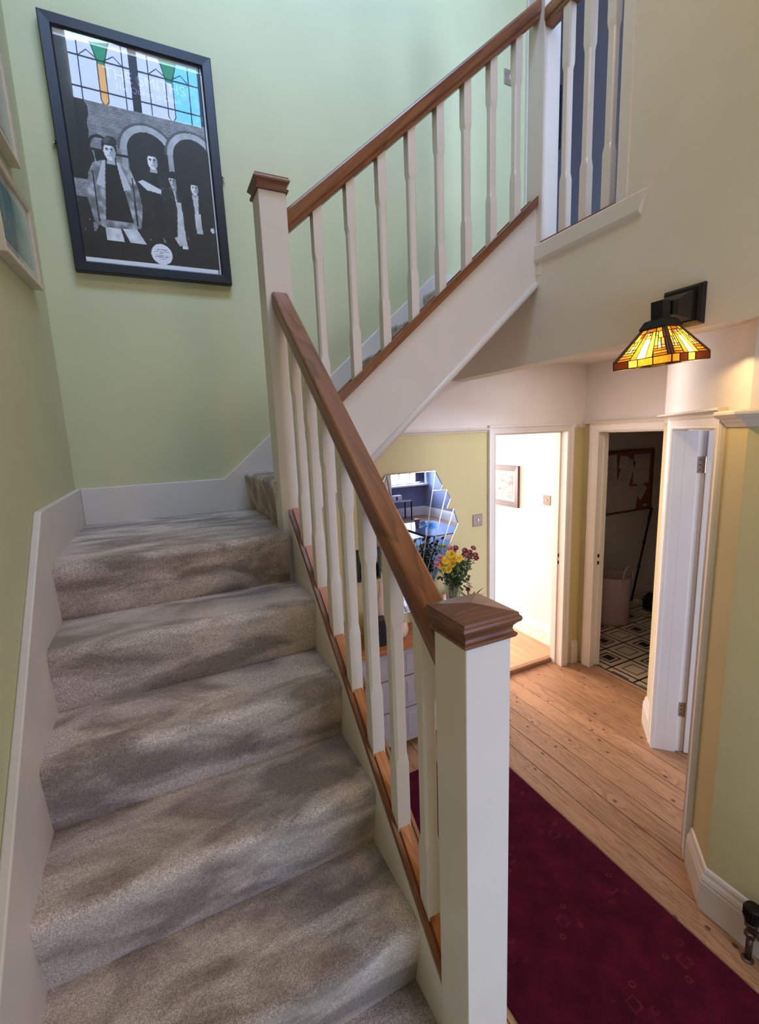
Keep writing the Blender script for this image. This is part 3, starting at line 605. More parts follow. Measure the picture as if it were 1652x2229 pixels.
# ------------------------------------------------------------------ stained glass wall lamp
LB = (1.683, 1.083, 2.232)
lampt = thing('wall_lamp', 'lit stained glass wall lamp with pyramid shade on black bracket', 'lamp', LB, (0, -0.09, 0))
def glass(name, col, tr=0.9):
    m, t, b = nt(name); t.nodes.remove(b); out = t.nodes['Material Output']
    v = coords(t); n = noise(t, v, 90, 3, 0.6, 0.4)
    c = ramp(t, n, [(0.3, tuple(x*0.72 for x in col)), (0.7, tuple(min(1, x*1.2) for x in col))])
    tl = N(t, 'BsdfTranslucent'); df = N(t, 'BsdfDiffuse'); gl = N(t, 'BsdfGlossy'); gl.inputs['Roughness'].default_value = 0.15; gl.inputs[0].default_value = (0.5, 0.5, 0.5, 1)
    t.links.new(c, tl.inputs[0]); t.links.new(c, df.inputs[0])
    m1 = N(t, 'MixShader'); m1.inputs[0].default_value = tr; t.links.new(df.outputs[0], m1.inputs[1]); t.links.new(tl.outputs[0], m1.inputs[2])
    m2 = N(t, 'MixShader'); m2.inputs[0].default_value = 0.04; t.links.new(m1.outputs[0], m2.inputs[1]); t.links.new(gl.outputs[0], m2.inputs[2]); t.links.new(m2.outputs[0], out.inputs[0]); return m
GC = {'w': glass('cream_lamp_glass', (0.95, 0.86, 0.62)), 'y': glass('yellow_lamp_glass', (0.42, 0.28, 0.05)), 'a': glass('amber_lamp_glass', (0.25, 0.125, 0.012)), 'o': glass('orange_lamp_glass', (0.17, 0.065, 0.006)), 'b': glass('brown_lamp_glass', (0.030, 0.007, 0.003)), 'r': glass('red_lamp_glass', (0.5, 0.03, 0.02)), 'g': glass('green_yellow_lamp_glass', (0.18, 0.13, 0.015))}
came = plain('dark_lamp_came', (0.02, 0.014, 0.01), 0.5)
hb, htp, hz = 0.108, 0.042, 0.100
side = [(-1, -0.88, 0, .62, 'b'), (-1, -0.80, .62, 1, 'b'),
  (-.88, -.40, 0, .09, 'o'), (-.88, -.40, .09, .18, 'a'), (-.86, -.38, .18, .27, 'g'), (-.85, -.70, .27, .36, 'y'), (-.70, -.54, .27, .36, 'w'), (-.54, -.38, .27, .36, 'a'),
  (-.85, -.68, .36, .62, 'a'), (-.68, -.54, .36, .50, 'w'), (-.54, -.38, .36, .72, 'y'), (-.68, -.54, .50, .62, 'y'), (-.80, -.54, .62, .86, 'y'), (-.54, -.36, .72, .86, 'r'), (-.80, -.36, .86, 1, 'a'),
  (-.39, -.17, 0, .88, 'a'), (-.17, .15, 0, .66, 'w'), (-.17, .15, .66, .76, 'y'), (-.17, 0, .76, .86, 'w'), (0, .15, .76, .86, 'g'), (-.38, .38, .88, 1, 'o'), (.15, .38, 0, .88, 'y')]
pieces = []
for p in side:
    pieces.append(p)
    if p[1] <= -0.35: pieces.append((-p[1], -p[0], p[2], p[3], {'r': 'y', 'g': 'o'}.get(p[4], p[4])))
rim = [(-1, -.45, 'b'), (-.45, -.1, 'y'), (-.1, .45, 'b'), (.45, 1, 'a')]
shade = mk('lamp_shade', MB().loft([[(sx*r, sy*r, z) for sx, sy in ((-1,-1),(1,-1),(1,1),(-1,1))] for r, z in ((0.046, 0.098), (0.049, 0.104), (0.036, 0.128), (0.024, 0.132))]), M['blackmetal'], lampt, local=True)
cm = MB()
for q in range(4):
    R4 = Matrix.Rotation(q*PI/2, 4, 'Z')
    def P(s_, t_, out=0.0):
        hw = hb+(htp-hb)*t_; return R4 @ Vector((s_*hw, -(hw+out), t_*hz))
    def Q(s_, z, out=0.0): return R4 @ Vector((s_*hb, -(hb+out), z))
    for (s0, s1, t0, t1, c) in pieces:
        a = [P(s0, t0, 0.001), P(s1, t0, 0.001), P(s1, t1, 0.001), P(s0, t1, 0.001)]; b = [P(s0, t0, -0.0012), P(s1, t0, -0.0012), P(s1, t1, -0.0012), P(s0, t1, -0.0012)]
        mk('glass_pane', MB().loft([a]).add([], []) if False else MB().add(a, [(0, 1, 2, 3)]), GC[c], shade, local=True)
        for u, v in ((0, 1), (1, 2), (2, 3), (3, 0)): cm.tube([a[u], a[v]], 0.0016, 4)
    for (s0, s1, c) in {0: [(-1, -.6, 'a'), (-.6, -.18, 'b'), (-.18, .2, 'y'), (.2, 1, 'b')], 3: [(-1, -.45, 'b'), (-.45, -.12, 'y'), (-.12, .4, 'a'), (.4, 1, 'a')]}.get(q, rim):
        a = [Q(s0, -0.026), Q(s1, -0.026), Q(s1, 0.0), Q(s0, 0.0)]
        mk('glass_pane', MB().add(a, [(0, 1, 2, 3)]), GC[c], shade, local=True)
        for u, v in ((0, 1), (1, 2), (2, 3), (3, 0)): cm.tube([a[u], a[v]], 0.0020, 4)
    cm.tube([P(-1, 0), P(-1, 1)], 0.0036, 5)
mk('lead_came', cm, came, shade, local=True)
mk('bracket_arm', MB().box(-0.022, 0.022, -0.022, 0.022, 0.128, 0.192).box(0.0, 0.06, -0.016, 0.016, 0.150, 0.178), M['blackmetal'], lampt, local=True, bevel=0.002)
def sq(x, hy, zc, hzz): return [(x, 1.083-hy, zc-hzz), (x, 1.083+hy, zc-hzz), (x, 1.083+hy, zc+hzz), (x, 1.083-hy, zc+hzz)]
mk('wall_plate', MB().loft([sq(1.8095, 0.072, 2.412, 0.070), sq(1.797, 0.072, 2.412, 0.070), sq(1.792, 0.066, 2.412, 0.064), sq(1.786, 0.066, 2.412, 0.064), sq(1.782, 0.060, 2.412, 0.058)]), M['blackmetal'], lampt)
mk('wall_boss', MB().loft([sq(1.782, 0.052, 2.408, 0.050), sq(1.765, 0.050, 2.408, 0.048), sq(1.725, 0.028, 2.402, 0.028), sq(1.700, 0.024, 2.400, 0.024)]), M['blackmetal'], lampt)
bulbm, _t, _b = nt('warm_bulb'); _b.inputs['Emission Color'].default_value = (1, 0.62, 0.25, 1); _b.inputs['Emission Strength'].default_value = 30
mk('bulb', MB().lathe([(0.006, 0.09), (0.012, 0.08), (0.022, 0.05), (0.024, 0.035), (0.018, 0.016), (0.004, 0.010)], (0, 0, 0), 12), bulbm, lampt, local=True, smooth=True)
pd = bpy.data.lights.new('lamp_bulb_light', 'POINT'); pd.energy = 4.4; pd.color = (1.0, 0.66, 0.30); pd.shadow_soft_size = 0.012
po = bpy.data.objects.new('lamp_bulb_light', pd); C.objects.link(po); po.location = (1.683, 1.083, 2.228)

# ------------------------------------------------------------------ big poster
POSTER = thing('framed_poster', 'tall black framed black-and-white band poster hanging on the green wall', 'picture', (0.0973, 2.540, 3.2764), (0.006, -0.0114, 0))
PWd, PHt, FB = 0.676, 0.998, 0.046
fr = MB(); o_, i_ = (PWd/2, PHt/2), (PWd/2-FB, PHt/2-FB)
fpr = [(0, 0.022), (0, -0.010), (0.004, -0.014), (FB-0.006, -0.012), (FB, -0.004), (FB, 0.022)]
def ring(pr): return [[(sx*(o_[0]-p[0]), p[1], sz*(o_[1]-p[0])) for p in pr] for sx, sz in ((-1, -1), (1, -1), (1, 1), (-1, 1))]
rg = ring(fpr); vs = [p for r in rg for p in r]; n = len(fpr); fs = []
for k in range(4):
    for i in range(n): fs.append((k*n+i, k*n+(i+1) % n, ((k+1) % 4)*n+(i+1) % n, ((k+1) % 4)*n+i))
mk('frame', MB().add(vs, fs), M['black'], POSTER, local=True)
mk('glazing', MB().box(-i_[0]-0.003, i_[0]+0.003, -0.001, 0.001, -i_[1]-0.003, i_[1]+0.003), M['glazing'], POSTER, local=True)
for sx, zz in ((-1, 0.02), (1, 0.0)):
    mk('fixing_stud', MB().lathe([(0.009, -0.006), (0.009, 0.0), (0.006, 0.008), (0.001, 0.011)], (0, 0, 0), 12).xf(Matrix.Translation((sx*(PWd/2+0.008), 0.012, zz)) @ Matrix.Rotation(PI/2, 4, 'X')), M['chrome'], POSTER, local=True)
def paint():
    Wn, Hn = 230, 350
    u, v = np.meshgrid((np.arange(Wn)+0.5)/Wn, (np.arange(Hn)+0.5)/Hn); asp = 0.906/0.584
    rng = np.random.RandomState(3)
    def smooth(k):
        a = rng.rand(Hn//k+3, Wn//k+3); yy = v*Hn/k; xx = u*Wn/k; y0 = yy.astype(int); x0 = xx.astype(int); fy = yy-y0; fx = xx-x0
        return a[y0, x0]*(1-fy)*(1-fx)+a[y0+1, x0]*fy*(1-fx)+a[y0, x0+1]*(1-fy)*fx+a[y0+1, x0+1]*fy*fx
    n1, n2, n3 = smooth(24), smooth(7), rng.rand(Hn, Wn)
    img = 0.10 + 0.10*n1 + 0.04*n2                       # dark sky
    wall = (v > 0.27+0.03*np.sin(u*9)*0 + 0.03*(u < 0.1)) & (v < 0.87)
    row = np.floor(v*95); bx = np.abs(((u*26 + 0.5*(row % 2)) % 1)-0.5); by = np.abs(((v*95) % 1)-0.5)
    brick = 0.30+0.10*n1+0.13*n2 - 0.10*((bx > 0.45) | (by > 0.38)) + 0.05*(n3-0.5)
    img = np.where(wall, brick, img)
    img = np.where((u < 0.13+0.03*n2) & (v < 0.62) & (v > 0.04), 0.05+0.05*n2, img)   # dark building edge
    def ell(cx, cy, rx, ry, rot=0):
        a = (u-cx); b = (v-cy)*asp; c, s_ = math.cos(rot), math.sin(rot); return ((a*c+b*s_)/rx)**2+((-a*s_+b*c)/ry)**2
    def poly(pts):
        ins = np.zeros(u.shape, bool); m = len(pts)
        for i in range(m):
            x1, y1 = pts[i]; x2, y2 = pts[(i+1) % m]
            if y1 == y2: continue
            cond = ((y1 > v) != (y2 > v)) & (u < (x2-x1)*(v-y1)/(y2-y1)+x1); ins ^= cond
        return ins
    def setv(mask, val):
        nonlocal img; img = np.where(mask, val, img)
    for cx, cy, r in ((0.535, 0.455, 0.15), (0.86, 0.44, 0.145)):
        a = ell(cx, cy, r*1.42, r*1.42); low = (np.abs(u-cx) < r*1.42) & (v > cy) & (v < 0.62)
        setv((a < 1) & (v <= cy), 0.20+0.06*n2); b = ell(cx, cy, r*1.30, r*1.30); setv((b < 1) & (v <= cy), 0.48+0.10*n2)
        c = ell(cx, cy, r, r); setv(((c < 1) & (v <= cy)), 0.07+0.05*n2)
        setv((np.abs(u-cx) < r) & (v > cy) & (v < 0.80), 0.06+0.05*n2); setv((np.abs(np.abs(u-cx)-r*1.14) < r*0.13) & (v > cy) & (v < 0.6), 0.42+0.1*n2)
    setv((np.abs(v-(0.475+0.03*u)) < 0.006) & (u > 0.12) & (u < 0.5), 0.12)
    setv((ell(0.20, 0.46, 0.075, 0.075) < 1) & (v < 0.46) & ~(ell(0.20, 0.46, 0.055, 0.055) < 1), 0.12)
    setv(poly([(0.16, 0.485), (0.30, 0.49), (0.30, 0.60), (0.17, 0.60)]), 0.05)
    setv((v > 0.70) & (v < 0.89) & (n2 > 0.25), 0.09+0.10*n2*n1); setv(v > 0.865, 0.035)
    def person(cx, cy, k, coat, shirt, hair, face, legs, slim=1.0, hem=0.24, open_=0.045, tex=1.0, foot=0.885):
        kw = k*slim; sh = cy+0.050*k; hm = sh+hem*k
        if legs is not None:
            g_ = legs*(1-0.25*n2)
            for a_, b_ in ((-1, -0.12), (0.12, 1)):
                setv(poly([(cx+0.085*kw*min(a_, 0.0)*1.0 if a_ < 0 else cx, hm-0.03), (cx if a_ < 0 else cx+0.085*kw, hm-0.03), (cx+(0.02*kw if a_ < 0 else 0.155*kw), foot), (cx+(-0.085*kw if a_ < 0 else 0.055*kw), foot)]), g_)
        B = [(cx-0.105*kw, sh+0.014), (cx-0.05*kw, sh-0.004), (cx+0.05*kw, sh-0.004), (cx+0.108*kw, sh+0.014), (cx+0.145*kw, sh+0.09*k), (cx+0.158*kw, sh+0.17*k), (cx+0.135*kw, hm-0.01), (cx+0.085*kw, hm), (cx-0.09*kw, hm+0.006), (cx-0.140*kw, hm-0.012), (cx-0.165*kw, sh+0.15*k), (cx-0.140*kw, sh+0.06*k)]
        tx = np.clip(coat*(0.45+1.1*n2*tex+0.35*(n3-0.5)), 0, 1); setv(poly(B), tx)
        setv(poly([(cx-0.030*kw, sh-0.004), (cx+0.034*kw, sh-0.004), (cx+open_*kw+0.018*k, hm-0.03), (cx-open_*kw, hm-0.03)]), shirt*(0.85+0.25*n2))
        for sg in (-1, 1): setv(poly([(cx+sg*0.032*kw, sh-0.004), (cx+sg*0.050*kw, sh+0.0), (cx+sg*(open_+0.028)*kw, sh+0.10*k), (cx+sg*(open_*0.75)*kw, sh+0.11*k)]), min(1, coat*1.5))
        for sg in (-1, 1): setv(poly([(cx+sg*0.112*kw, sh+0.05*k), (cx+sg*0.118*kw, sh+0.05*k), (cx+sg*0.118*kw, hm-0.02), (cx+sg*0.108*kw, hm-0.02)]), coat*0.25)
        setv(poly([(cx-0.020*k, cy+0.028*k), (cx+0.024*k, cy+0.028*k), (cx+0.028*k, sh+0.008), (cx-0.024*k, sh+0.008)]), face*0.70)
        setv(ell(cx, cy-0.010*k, 0.046*k, 0.062*k) < 1, hair); setv(ell(cx+0.012*k, cy-0.034*k, 0.044*k, 0.034*k, -0.3) < 1, hair*(0.7+0.8*n2))
        f_ = (ell(cx+0.001, cy+0.008*k, 0.036*k, 0.055*k) < 1) & (v > cy-0.016*k); setv(f_, face)
        setv((ell(cx+0.023*k, cy+0.012*k, 0.016*k, 0.046*k) < 1) & f_, face*0.66)
        for dx in (-0.014, 0.014):
            setv((ell(cx+dx*k, cy-0.003*k, 0.0105*k, 0.0042*k) < 1), face*0.25); setv((ell(cx+dx*k, cy+0.002*k, 0.008*k, 0.004*k) < 1), face*0.4)
        setv(ell(cx+0.004*k, cy+0.012*k, 0.004*k, 0.010*k) < 1, face*0.6); setv(ell(cx, cy+0.024*k, 0.013*k, 0.003*k) < 1, face*0.4); setv(ell(cx, cy+0.030*k, 0.009*k, 0.002*k) < 1, face*0.7)
    person(0.850, 0.575, 0.80, 0.06, 0.62, 0.03, 0.70, 0.05, 0.95, 0.27, 0.022)
    setv((ell(0.965, 0.775, 0.020, 0.020) < 1), 0.66)
    person(0.685, 0.560, 0.80, 0.14, 0.60, 0.03, 0.60, 0.72, 0.55, 0.20, 0.06)
    setv(poly([(0.655, 0.66), (0.735, 0.66), (0.745, 0.872), (0.685, 0.872)]), 0.62*(0.85+0.2*n2))
    person(0.555, 0.480, 1.0, 0.11, 0.04, 0.07, 0.74, 0.03, 0.92, 0.31, 0.035)
    setv(poly([(0.435, 0.592), (0.470, 0.580), (0.595, 0.612), (0.600, 0.634), (0.490, 0.624)]), 0.66)
    setv(poly([(0.60, 0.600), (0.665, 0.590), (0.690, 0.635), (0.620, 0.655), (0.590, 0.64)]), 0.16*(0.6+n2))
    person(0.262, 0.470, 1.10, 0.40, 0.035, 0.16, 0.78, 0.74, 1.05, 0.27, 0.075)
    setv((v > 0.868) & (img < 0.5), 0.035); setv(v > 0.892, 0.035)
    d = ell(0.545, 0.925, 0.078, 0.078); setv(d < 1, 0.80)
    for k, (vv, wd) in enumerate(((0.903, 0.04), (0.913, 0.055), (0.920, 0.02), (0.931, 0.055), (0.937, 0.05), (0.947, 0.02))):
        setv((np.abs(v-vv) < 0.0016) & (np.abs(u-0.545) < wd) & (n3 > 0.3), 0.35)
    setv(v < 0.030, 0.74); setv(v > 0.975, 0.80); setv((u > 0.985) & (v > 0.03), 0.70); setv(np.abs(u-0.978) < 0.0035, 0.03)
    return np.clip(np.where(img > 0.2, img*1.35+0.02, img*0.7), 0, 0.97), Wn, Hn
img, Wn, Hn = paint()
xs = np.linspace(-i_[0]-0.002, i_[0]+0.002, Wn+1); zs_ = np.linspace(i_[1]+0.002, -i_[1]-0.002, Hn+1)
XX, ZZ = np.meshgrid(xs, zs_); co = np.stack([XX.ravel(), np.full(XX.size, 0.006), ZZ.ravel()], 1)
ii, jj = np.meshgrid(np.arange(Hn), np.arange(Wn), indexing='ij'); a0 = (ii*(Wn+1)+jj).ravel(); faces = np.stack([a0, a0+Wn+1, a0+Wn+2, a0+1], 1)
me = bpy.data.meshes.new('poster_print'); me.vertices.add(len(co)); me.vertices.foreach_set('co', co.ravel()); me.loops.add(faces.size); me.loops.foreach_set('vertex_index', faces.ravel().astype(np.int32))
me.polygons.add(len(faces)); me.polygons.foreach_set('loop_start', np.arange(0, faces.size, 4, dtype=np.int32)); me.update(calc_edges=True)
ca = me.color_attributes.new('print', 'FLOAT_COLOR', 'CORNER'); g = np.repeat(img.ravel(), 4); g = np.where(g <= 0.04, g/12.92, ((g+0.055)/1.055)**2.2)
ca.data.foreach_set('color', np.stack([g*0.98, g, g*1.02, np.ones_like(g)], 1).astype(np.float32).ravel())
pm, t, b = nt('poster_ink'); at = N(t, 'Attribute'); at.attribute_name = 'print'; t.links.new(at.outputs['Color'], b.inputs['Base Color']); b.inputs['Roughness'].default_value = 0.55
me.materials.append(pm); po_ = bpy.data.objects.new('poster_print', me); link(po_, POSTER, W[POSTER.name])
def text(s_, size, M4, mat, name, parent):
    cu = bpy.data.curves.new(name, 'FONT'); cu.body = s_; cu.size = size; cu.align_x = 'CENTER'; to = bpy.data.objects.new(name, cu); C.objects.link(to)
    bpy.context.view_layer.update(); m_ = bpy.data.meshes.new_from_object(to.evaluated_get(bpy.context.evaluated_depsgraph_get())); bpy.data.objects.remove(to); bpy.data.curves.remove(cu)
    m_.transform(M4); m_.materials.append(mat); o = bpy.data.objects.new(name, m_); link(o, parent, W[parent.name]); return o
M['lilac'] = plain('lilac_print', srgb(150, 144, 190), 0.6)
RX = Matrix.Rotation(PI/2, 4, 'X')
text('THE SMITHS', 0.062, Matrix.Translation((0.045, 0.0045, 0.315)) @ RX, M['lilac'], 'band_lettering', POSTER)
text('The Queen is Dead', 0.034, Matrix.Translation((0.05, 0.0045, 0.278)) @ RX, M['lilac'], 'title_lettering', POSTER)

# ------------------------------------------------------------------ small pictures by the staircase
def teal():
    m, t, b = nt('teal_abstract_print'); v = coords(t); n = noise(t, v, 7, 4, 0.6, 0.8)
    t.links.new(ramp(t, n, [(0.30, srgb(60, 110, 118)), (0.45, srgb(104, 160, 160)), (0.58, srgb(166, 178, 168)), (0.8, srgb(200, 190, 172))]), b.inputs['Base Color']); b.inputs['Roughness'].default_value = 0.4; return m
M['teal'] = teal(); M['palewood'] = plain('pale_limed_wood', srgb(206, 190, 160), 0.55, var=0.05); M['matboard'] = plain('mount_board', srgb(214, 208, 200), 0.85, var=0.02)
def wall_frame(name, label, loc, rot, w, h, fb, dp, fm, art, mat_w=0.05):
    """local: x = width, z = height, -y = out of the wall"""
    t_ = thing(name, label, 'picture', loc, rot)
    pr = [(0, 0), (0, -dp+0.002), (0.002, -dp), (fb-0.002, -dp+0.003), (fb, -dp+0.010), (fb, 0)]; n = len(pr)
    vs = [(sx*(w/2-p[0]), p[1], sz*(h/2-p[0])) for sx, sz in ((-1, -1), (1, -1), (1, 1), (-1, 1)) for p in pr]
    fs = [(k*n+i, k*n+(i+1) % n, ((k+1) % 4)*n+(i+1) % n, ((k+1) % 4)*n+i) for k in range(4) for i in range(n)]
    mk('frame', MB().add(vs, fs), fm, t_, local=True)
    mk('mount', MB().box(-w/2+fb-0.002, w/2-fb+0.002, -dp+0.014, -0.002, -h/2+fb-0.002, h/2-fb+0.002), M['matboard'], t_, local=True)
    mk('print', MB().box(-w/2+fb+mat_w, w/2-fb-mat_w, -dp+0.012, -dp+0.015, -h/2+fb+mat_w, h/2-fb-mat_w), art, t_, local=True)
    mk('glazing', MB().box(-w/2+fb-0.002, w/2-fb+0.002, -dp+0.008, -dp+0.009, -h/2+fb-0.002, h/2-fb+0.002), M['pane'], t_, local=True)
    return t_
a_ = wall_frame('small_picture', 'pale wooden frame with a teal abstract print on the side wall', (-0.363, 2.02, 2.735), (0.10, 0.0, -PI/2), 0.52, 0.29, 0.022, 0.034, M['palewood'], M['teal'], 0.035)
a_.rotation_euler = (0, 0, 0); a_.rotation_mode = 'XYZ'
a_.matrix_world = Matrix.Translation((-0.364, 2.02, 2.735)) @ Matrix.Rotation(PI/2, 4, 'Z') @ Matrix.Rotation(-0.07, 4, 'Y')
c_ = wall_frame('small_picture', 'pale wooden frame hanging above the teal print, mostly out of view', (-0.363, 1.9, 3.16), (0, 0, 0), 0.52, 0.36, 0.022, 0.034, M['palewood'], M['matboard'], 0.03)
c_.matrix_world = Matrix.Translation((-0.364, 1.93, 3.16)) @ Matrix.Rotation(PI/2, 4, 'Z') @ Matrix.Rotation(-0.07, 4, 'Y')

# ------------------------------------------------------------------ rug, radiator valve, switches
st_r = mk('rug', MB().box(0.895, 1.690, -0.85, 2.10, 0.0005, 0.010), M['rug'], bevel=0.003, label='long dark burgundy rug with small red motifs beside the newel post', cat='rug')
_o = st_r.location.copy(); st_r.location = (1.283, 1.087-0.155, 0.0005); _d = Vector(_o)-st_r.location
for vv in st_r.data.vertices: vv.co += _d
rv = thing('radiator_valve', 'dark metal radiator valve with ribbed cap against the skirting', 'radiator valve', (1.786, 0.675, 0))
VX, VY = 1.786, 0.675
mk('supply_pipe', MB().tube([(VX, VY, 0), (VX, VY, 0.105)], 0.011, 12), M['bronze'], rv, smooth=True)
mk('valve_nut', MB().lathe([(0.015, 0.098), (0.019, 0.103), (0.019, 0.120), (0.013, 0.124), (0.013, 0.140), (0.020, 0.145), (0.021, 0.163), (0.016, 0.168)], (VX, VY, 0), 6), M['bronze'], rv)
mk('valve_tail', MB().tube([(VX, VY, 0.134), (VX, VY-0.055, 0.134)], 0.010, 10).tube([(VX, VY-0.026, 0.134), (VX, VY-0.048, 0.134)], 0.018, 6), M['bronze'], rv)
cp_ = mk('valve_cap', MB().lathe([(0.021, 0.168), (0.024, 0.173), (0.024, 0.182), (0.027, 0.186), (0.027, 0.226), (0.023, 0.234), (0.006, 0.236)], (VX, VY, 0), 24), M['blackmetal'], rv)
rb = MB()
for k in range(18):
    a = 2*PI*k/18; rb.tube([(VX+0.0275*math.cos(a), VY+0.0275*math.sin(a), 0.189), (VX+0.0275*math.cos(a), VY+0.0275*math.sin(a), 0.224)], 0.0024, 5)
mk('grip_ribs', rb, M['blackmetal'], cp_)
mk('radiator_inlet', MB().tube([(VX, VY-0.055, 0.134), (VX, VY-0.28, 0.134)], 0.011, 10), M['bronze'], rv)
mk('floor_plate', MB().lathe([(0.020, 0), (0.020, 0.003), (0.012, 0.007)], (VX, VY, 0), 16), M['bronze'], rv)
def switch(label, loc, rot, mat):
    s_ = thing('light_switch', label, 'switch', loc, rot)
    mk('switch_plate', MB().box(-0.043, 0.043, -0.006, 0, -0.043, 0.043), mat, s_, local=True, bevel=0.003)
    mk('rocker', MB().ex([(-0.007, -0.011), (-0.013, -0.0), (-0.009, 0.011), (-0.005, 0.011), (-0.005, -0.011)], -0.006, 0.006, 'x'), M['white2'], s_, local=True)
    for sx in (-1, 1): mk('screw', MB().lathe([(0.0035, 0), (0.003, 0.0015)], (0, 0, 0), 10).xf(Matrix.Translation((sx*0.030, -0.006, 0)) @ Matrix.Rotation(PI/2, 4, 'X')), M['chrome'], s_, local=True)
    return s_
switch('brushed steel light switch on the yellow wall beside the mirror', (2.019, YB, 1.366), (0, 0, 0), M['steel'])
switch('light switch on the bright white kitchen wall', (3.06, 2.912, 1.372), (0, 0, -PI/2), M['steel'])
sw3 = switch('light switch on the green upstairs wall', (2.285, YB, 4.215), (0, 0, 0), M['brass'])

# ------------------------------------------------------------------ mirror
mr = thing('fan_mirror', 'art deco fan mirror of stepped mirror strips above the dresser', 'mirror', (1.47, YB, 0.9))
cxm = 1.473; ym_ = YB-0.012
def mpan(name, poly, y, rev=False, strip=True):
    p = [(2*cxm-a, b) for a, b in poly] if rev else poly
    o = mk(name, MB().ex(p, y, y+0.010, 'y'), M['mirror'], mr)
    if strip:
        mb = MB()
        for i in range(len(p)):
            a = p[i]; b = p[(i+1) % len(p)]; mb.tube([(a[0], y-0.001, a[1]), (b[0], y-0.001, b[1])], 0.0028, 5)
        mk('bevel_strip', mb, M['chrome'], o)
    return o
A0 = (1.656, 1.745); T1 = (1.713, 1.651); J1 = (1.632, 1.617)
mpan('centre_panel', [(2*cxm-1.656, 1.745), A0, (1.482, 0.80), (2*cxm-1.482, 0.80)], ym_-0.006)
for rv_ in (False, True):
    mpan('bevel_panel', [A0, T1, (1.695, 1.612), (1.6295, 1.615)], ym_-0.003, rv_)
    mpan('side_panel', [(1.6295, 1.615), (1.748, 1.612), (1.500, 0.80), (1.482, 0.80)], ym_-0.003, rv_)
    mpan('bevel_panel', [(1.748, 1.612), (1.779, 1.548), (1.748, 1.484), (1.7085, 1.482)], ym_, rv_)
    mpan('side_panel', [(1.7085, 1.482), (1.805, 1.473), (1.535, 0.80), (1.500, 0.80)], ym_, rv_)
    mpan('bevel_panel', [(1.805, 1.473), (1.842, 1.368), (1.640, 1.0), (1.56, 0.80), (1.535, 0.80)], ym_+0.002, rv_)

# ------------------------------------------------------------------ dresser and what stands on it
dr = thing('dresser', 'low pale grey dresser with oak top under the mirror', 'dresser', (1.39, 2.42, 0))
DX0, DX1, DY0 = 0.86, 1.93, 2.29; M['drawer'] = plain('pale_grey_furniture_paint', srgb(176, 166, 166), 0.5, var=0.03)
mk('dresser_top', MB().box(DX0-0.02, DX1+0.02, DY0-0.02, 2.545, 0.695, 0.722), M['oaktop'], dr, bevel=0.003)
mk('carcass', MB().box(DX0, DX1, DY0+0.018, 2.54, 0.05, 0.695).box(DX0, DX0+0.05, DY0+0.01, DY0+0.06, 0, 0.05).box(DX1-0.05, DX1, DY0+0.01, DY0+0.06, 0, 0.05).box(DX0, DX0+0.05, 2.49, 2.54, 0, 0.05).box(DX1-0.05, DX1, 2.49, 2.54, 0, 0.05), M['drawer'], dr)
for cxi in range(3):
    xa_ = DX0+0.01+cxi*(DX1-DX0-0.02)/3; xb2 = xa_+(DX1-DX0-0.02)/3-0.008
    for z0, z1 in ((0.515, 0.685), (0.300, 0.505), (0.070, 0.290)):
        d_ = mk('drawer', MB().box(xa_, xb2, DY0, DY0+0.018, z0, z1), M['drawer'], dr, bevel=0.002)
        mk('drawer_panel', MB().box(xa_+0.03, xb2-0.03, DY0-0.004, DY0, z0+0.03, z1-0.03), M['drawer'], d_, bevel=0.002)
        mk('knob', MB().lathe([(0.005, 0), (0.005, 0.010), (0.012, 0.016), (0.010, 0.022), (0.002, 0.024)], (0, 0, 0), 12).xf(Matrix.Translation(((xa_+xb2)/2, DY0-0.004, (z0+z1)/2)) @ Matrix.Rotation(PI/2, 4, 'X')), M['steel'], d_)
ZD = 0.722
M['peach'] = plain('pale_pink_ceramic', srgb(226, 196, 180), 0.35, var=0.03)
mk('vase', MB().lathe([(0.030, 0), (0.045, 0.01), (0.050, 0.10), (0.042, 0.22), (0.024, 0.30), (0.018, 0.34), (0.024, 0.37), (0.021, 0.37)], (1.175, 2.44, ZD)), M['peach'], smooth=True, label='tall pale pink ceramic vase seen between the balusters', cat='vase')
mk('black_box', MB().box(1.02, 1.155, 2.33, 2.40, ZD, ZD+0.17), M['black'], label='small upright black box on the dresser beside the pink vase', cat='box', bevel=0.002)
mk('round_pot', MB().lathe([(0.030, 0), (0.052, 0.012), (0.064, 0.05), (0.058, 0.085), (0.042, 0.105), (0.038, 0.105), (0.05, 0.08)], (1.262, 2.40, ZD)), M['peach'], smooth=True, label='rounded off-white pot on the oak dresser top', cat='pot')
wf = wall_frame('small_picture', 'narrow dark framed picture on the yellow wall beyond the balusters', (1.145, YB, 1.18), (0, 0, 0), 0.16, 0.21, 0.016, 0.016, M['black'], M['cork'], 0.02)
mk('white_pot', MB().lathe([(0.030, 0), (0.040, 0.01), (0.050, 0.06), (0.046, 0.12), (0.028, 0.17), (0.014, 0.20), (0.012, 0.235), (0.010, 0.235)], (1.585, 2.36, ZD)), M['peach'], smooth=True, label='small white bottle-necked pot standing beside the glass flower vase', cat='pot')
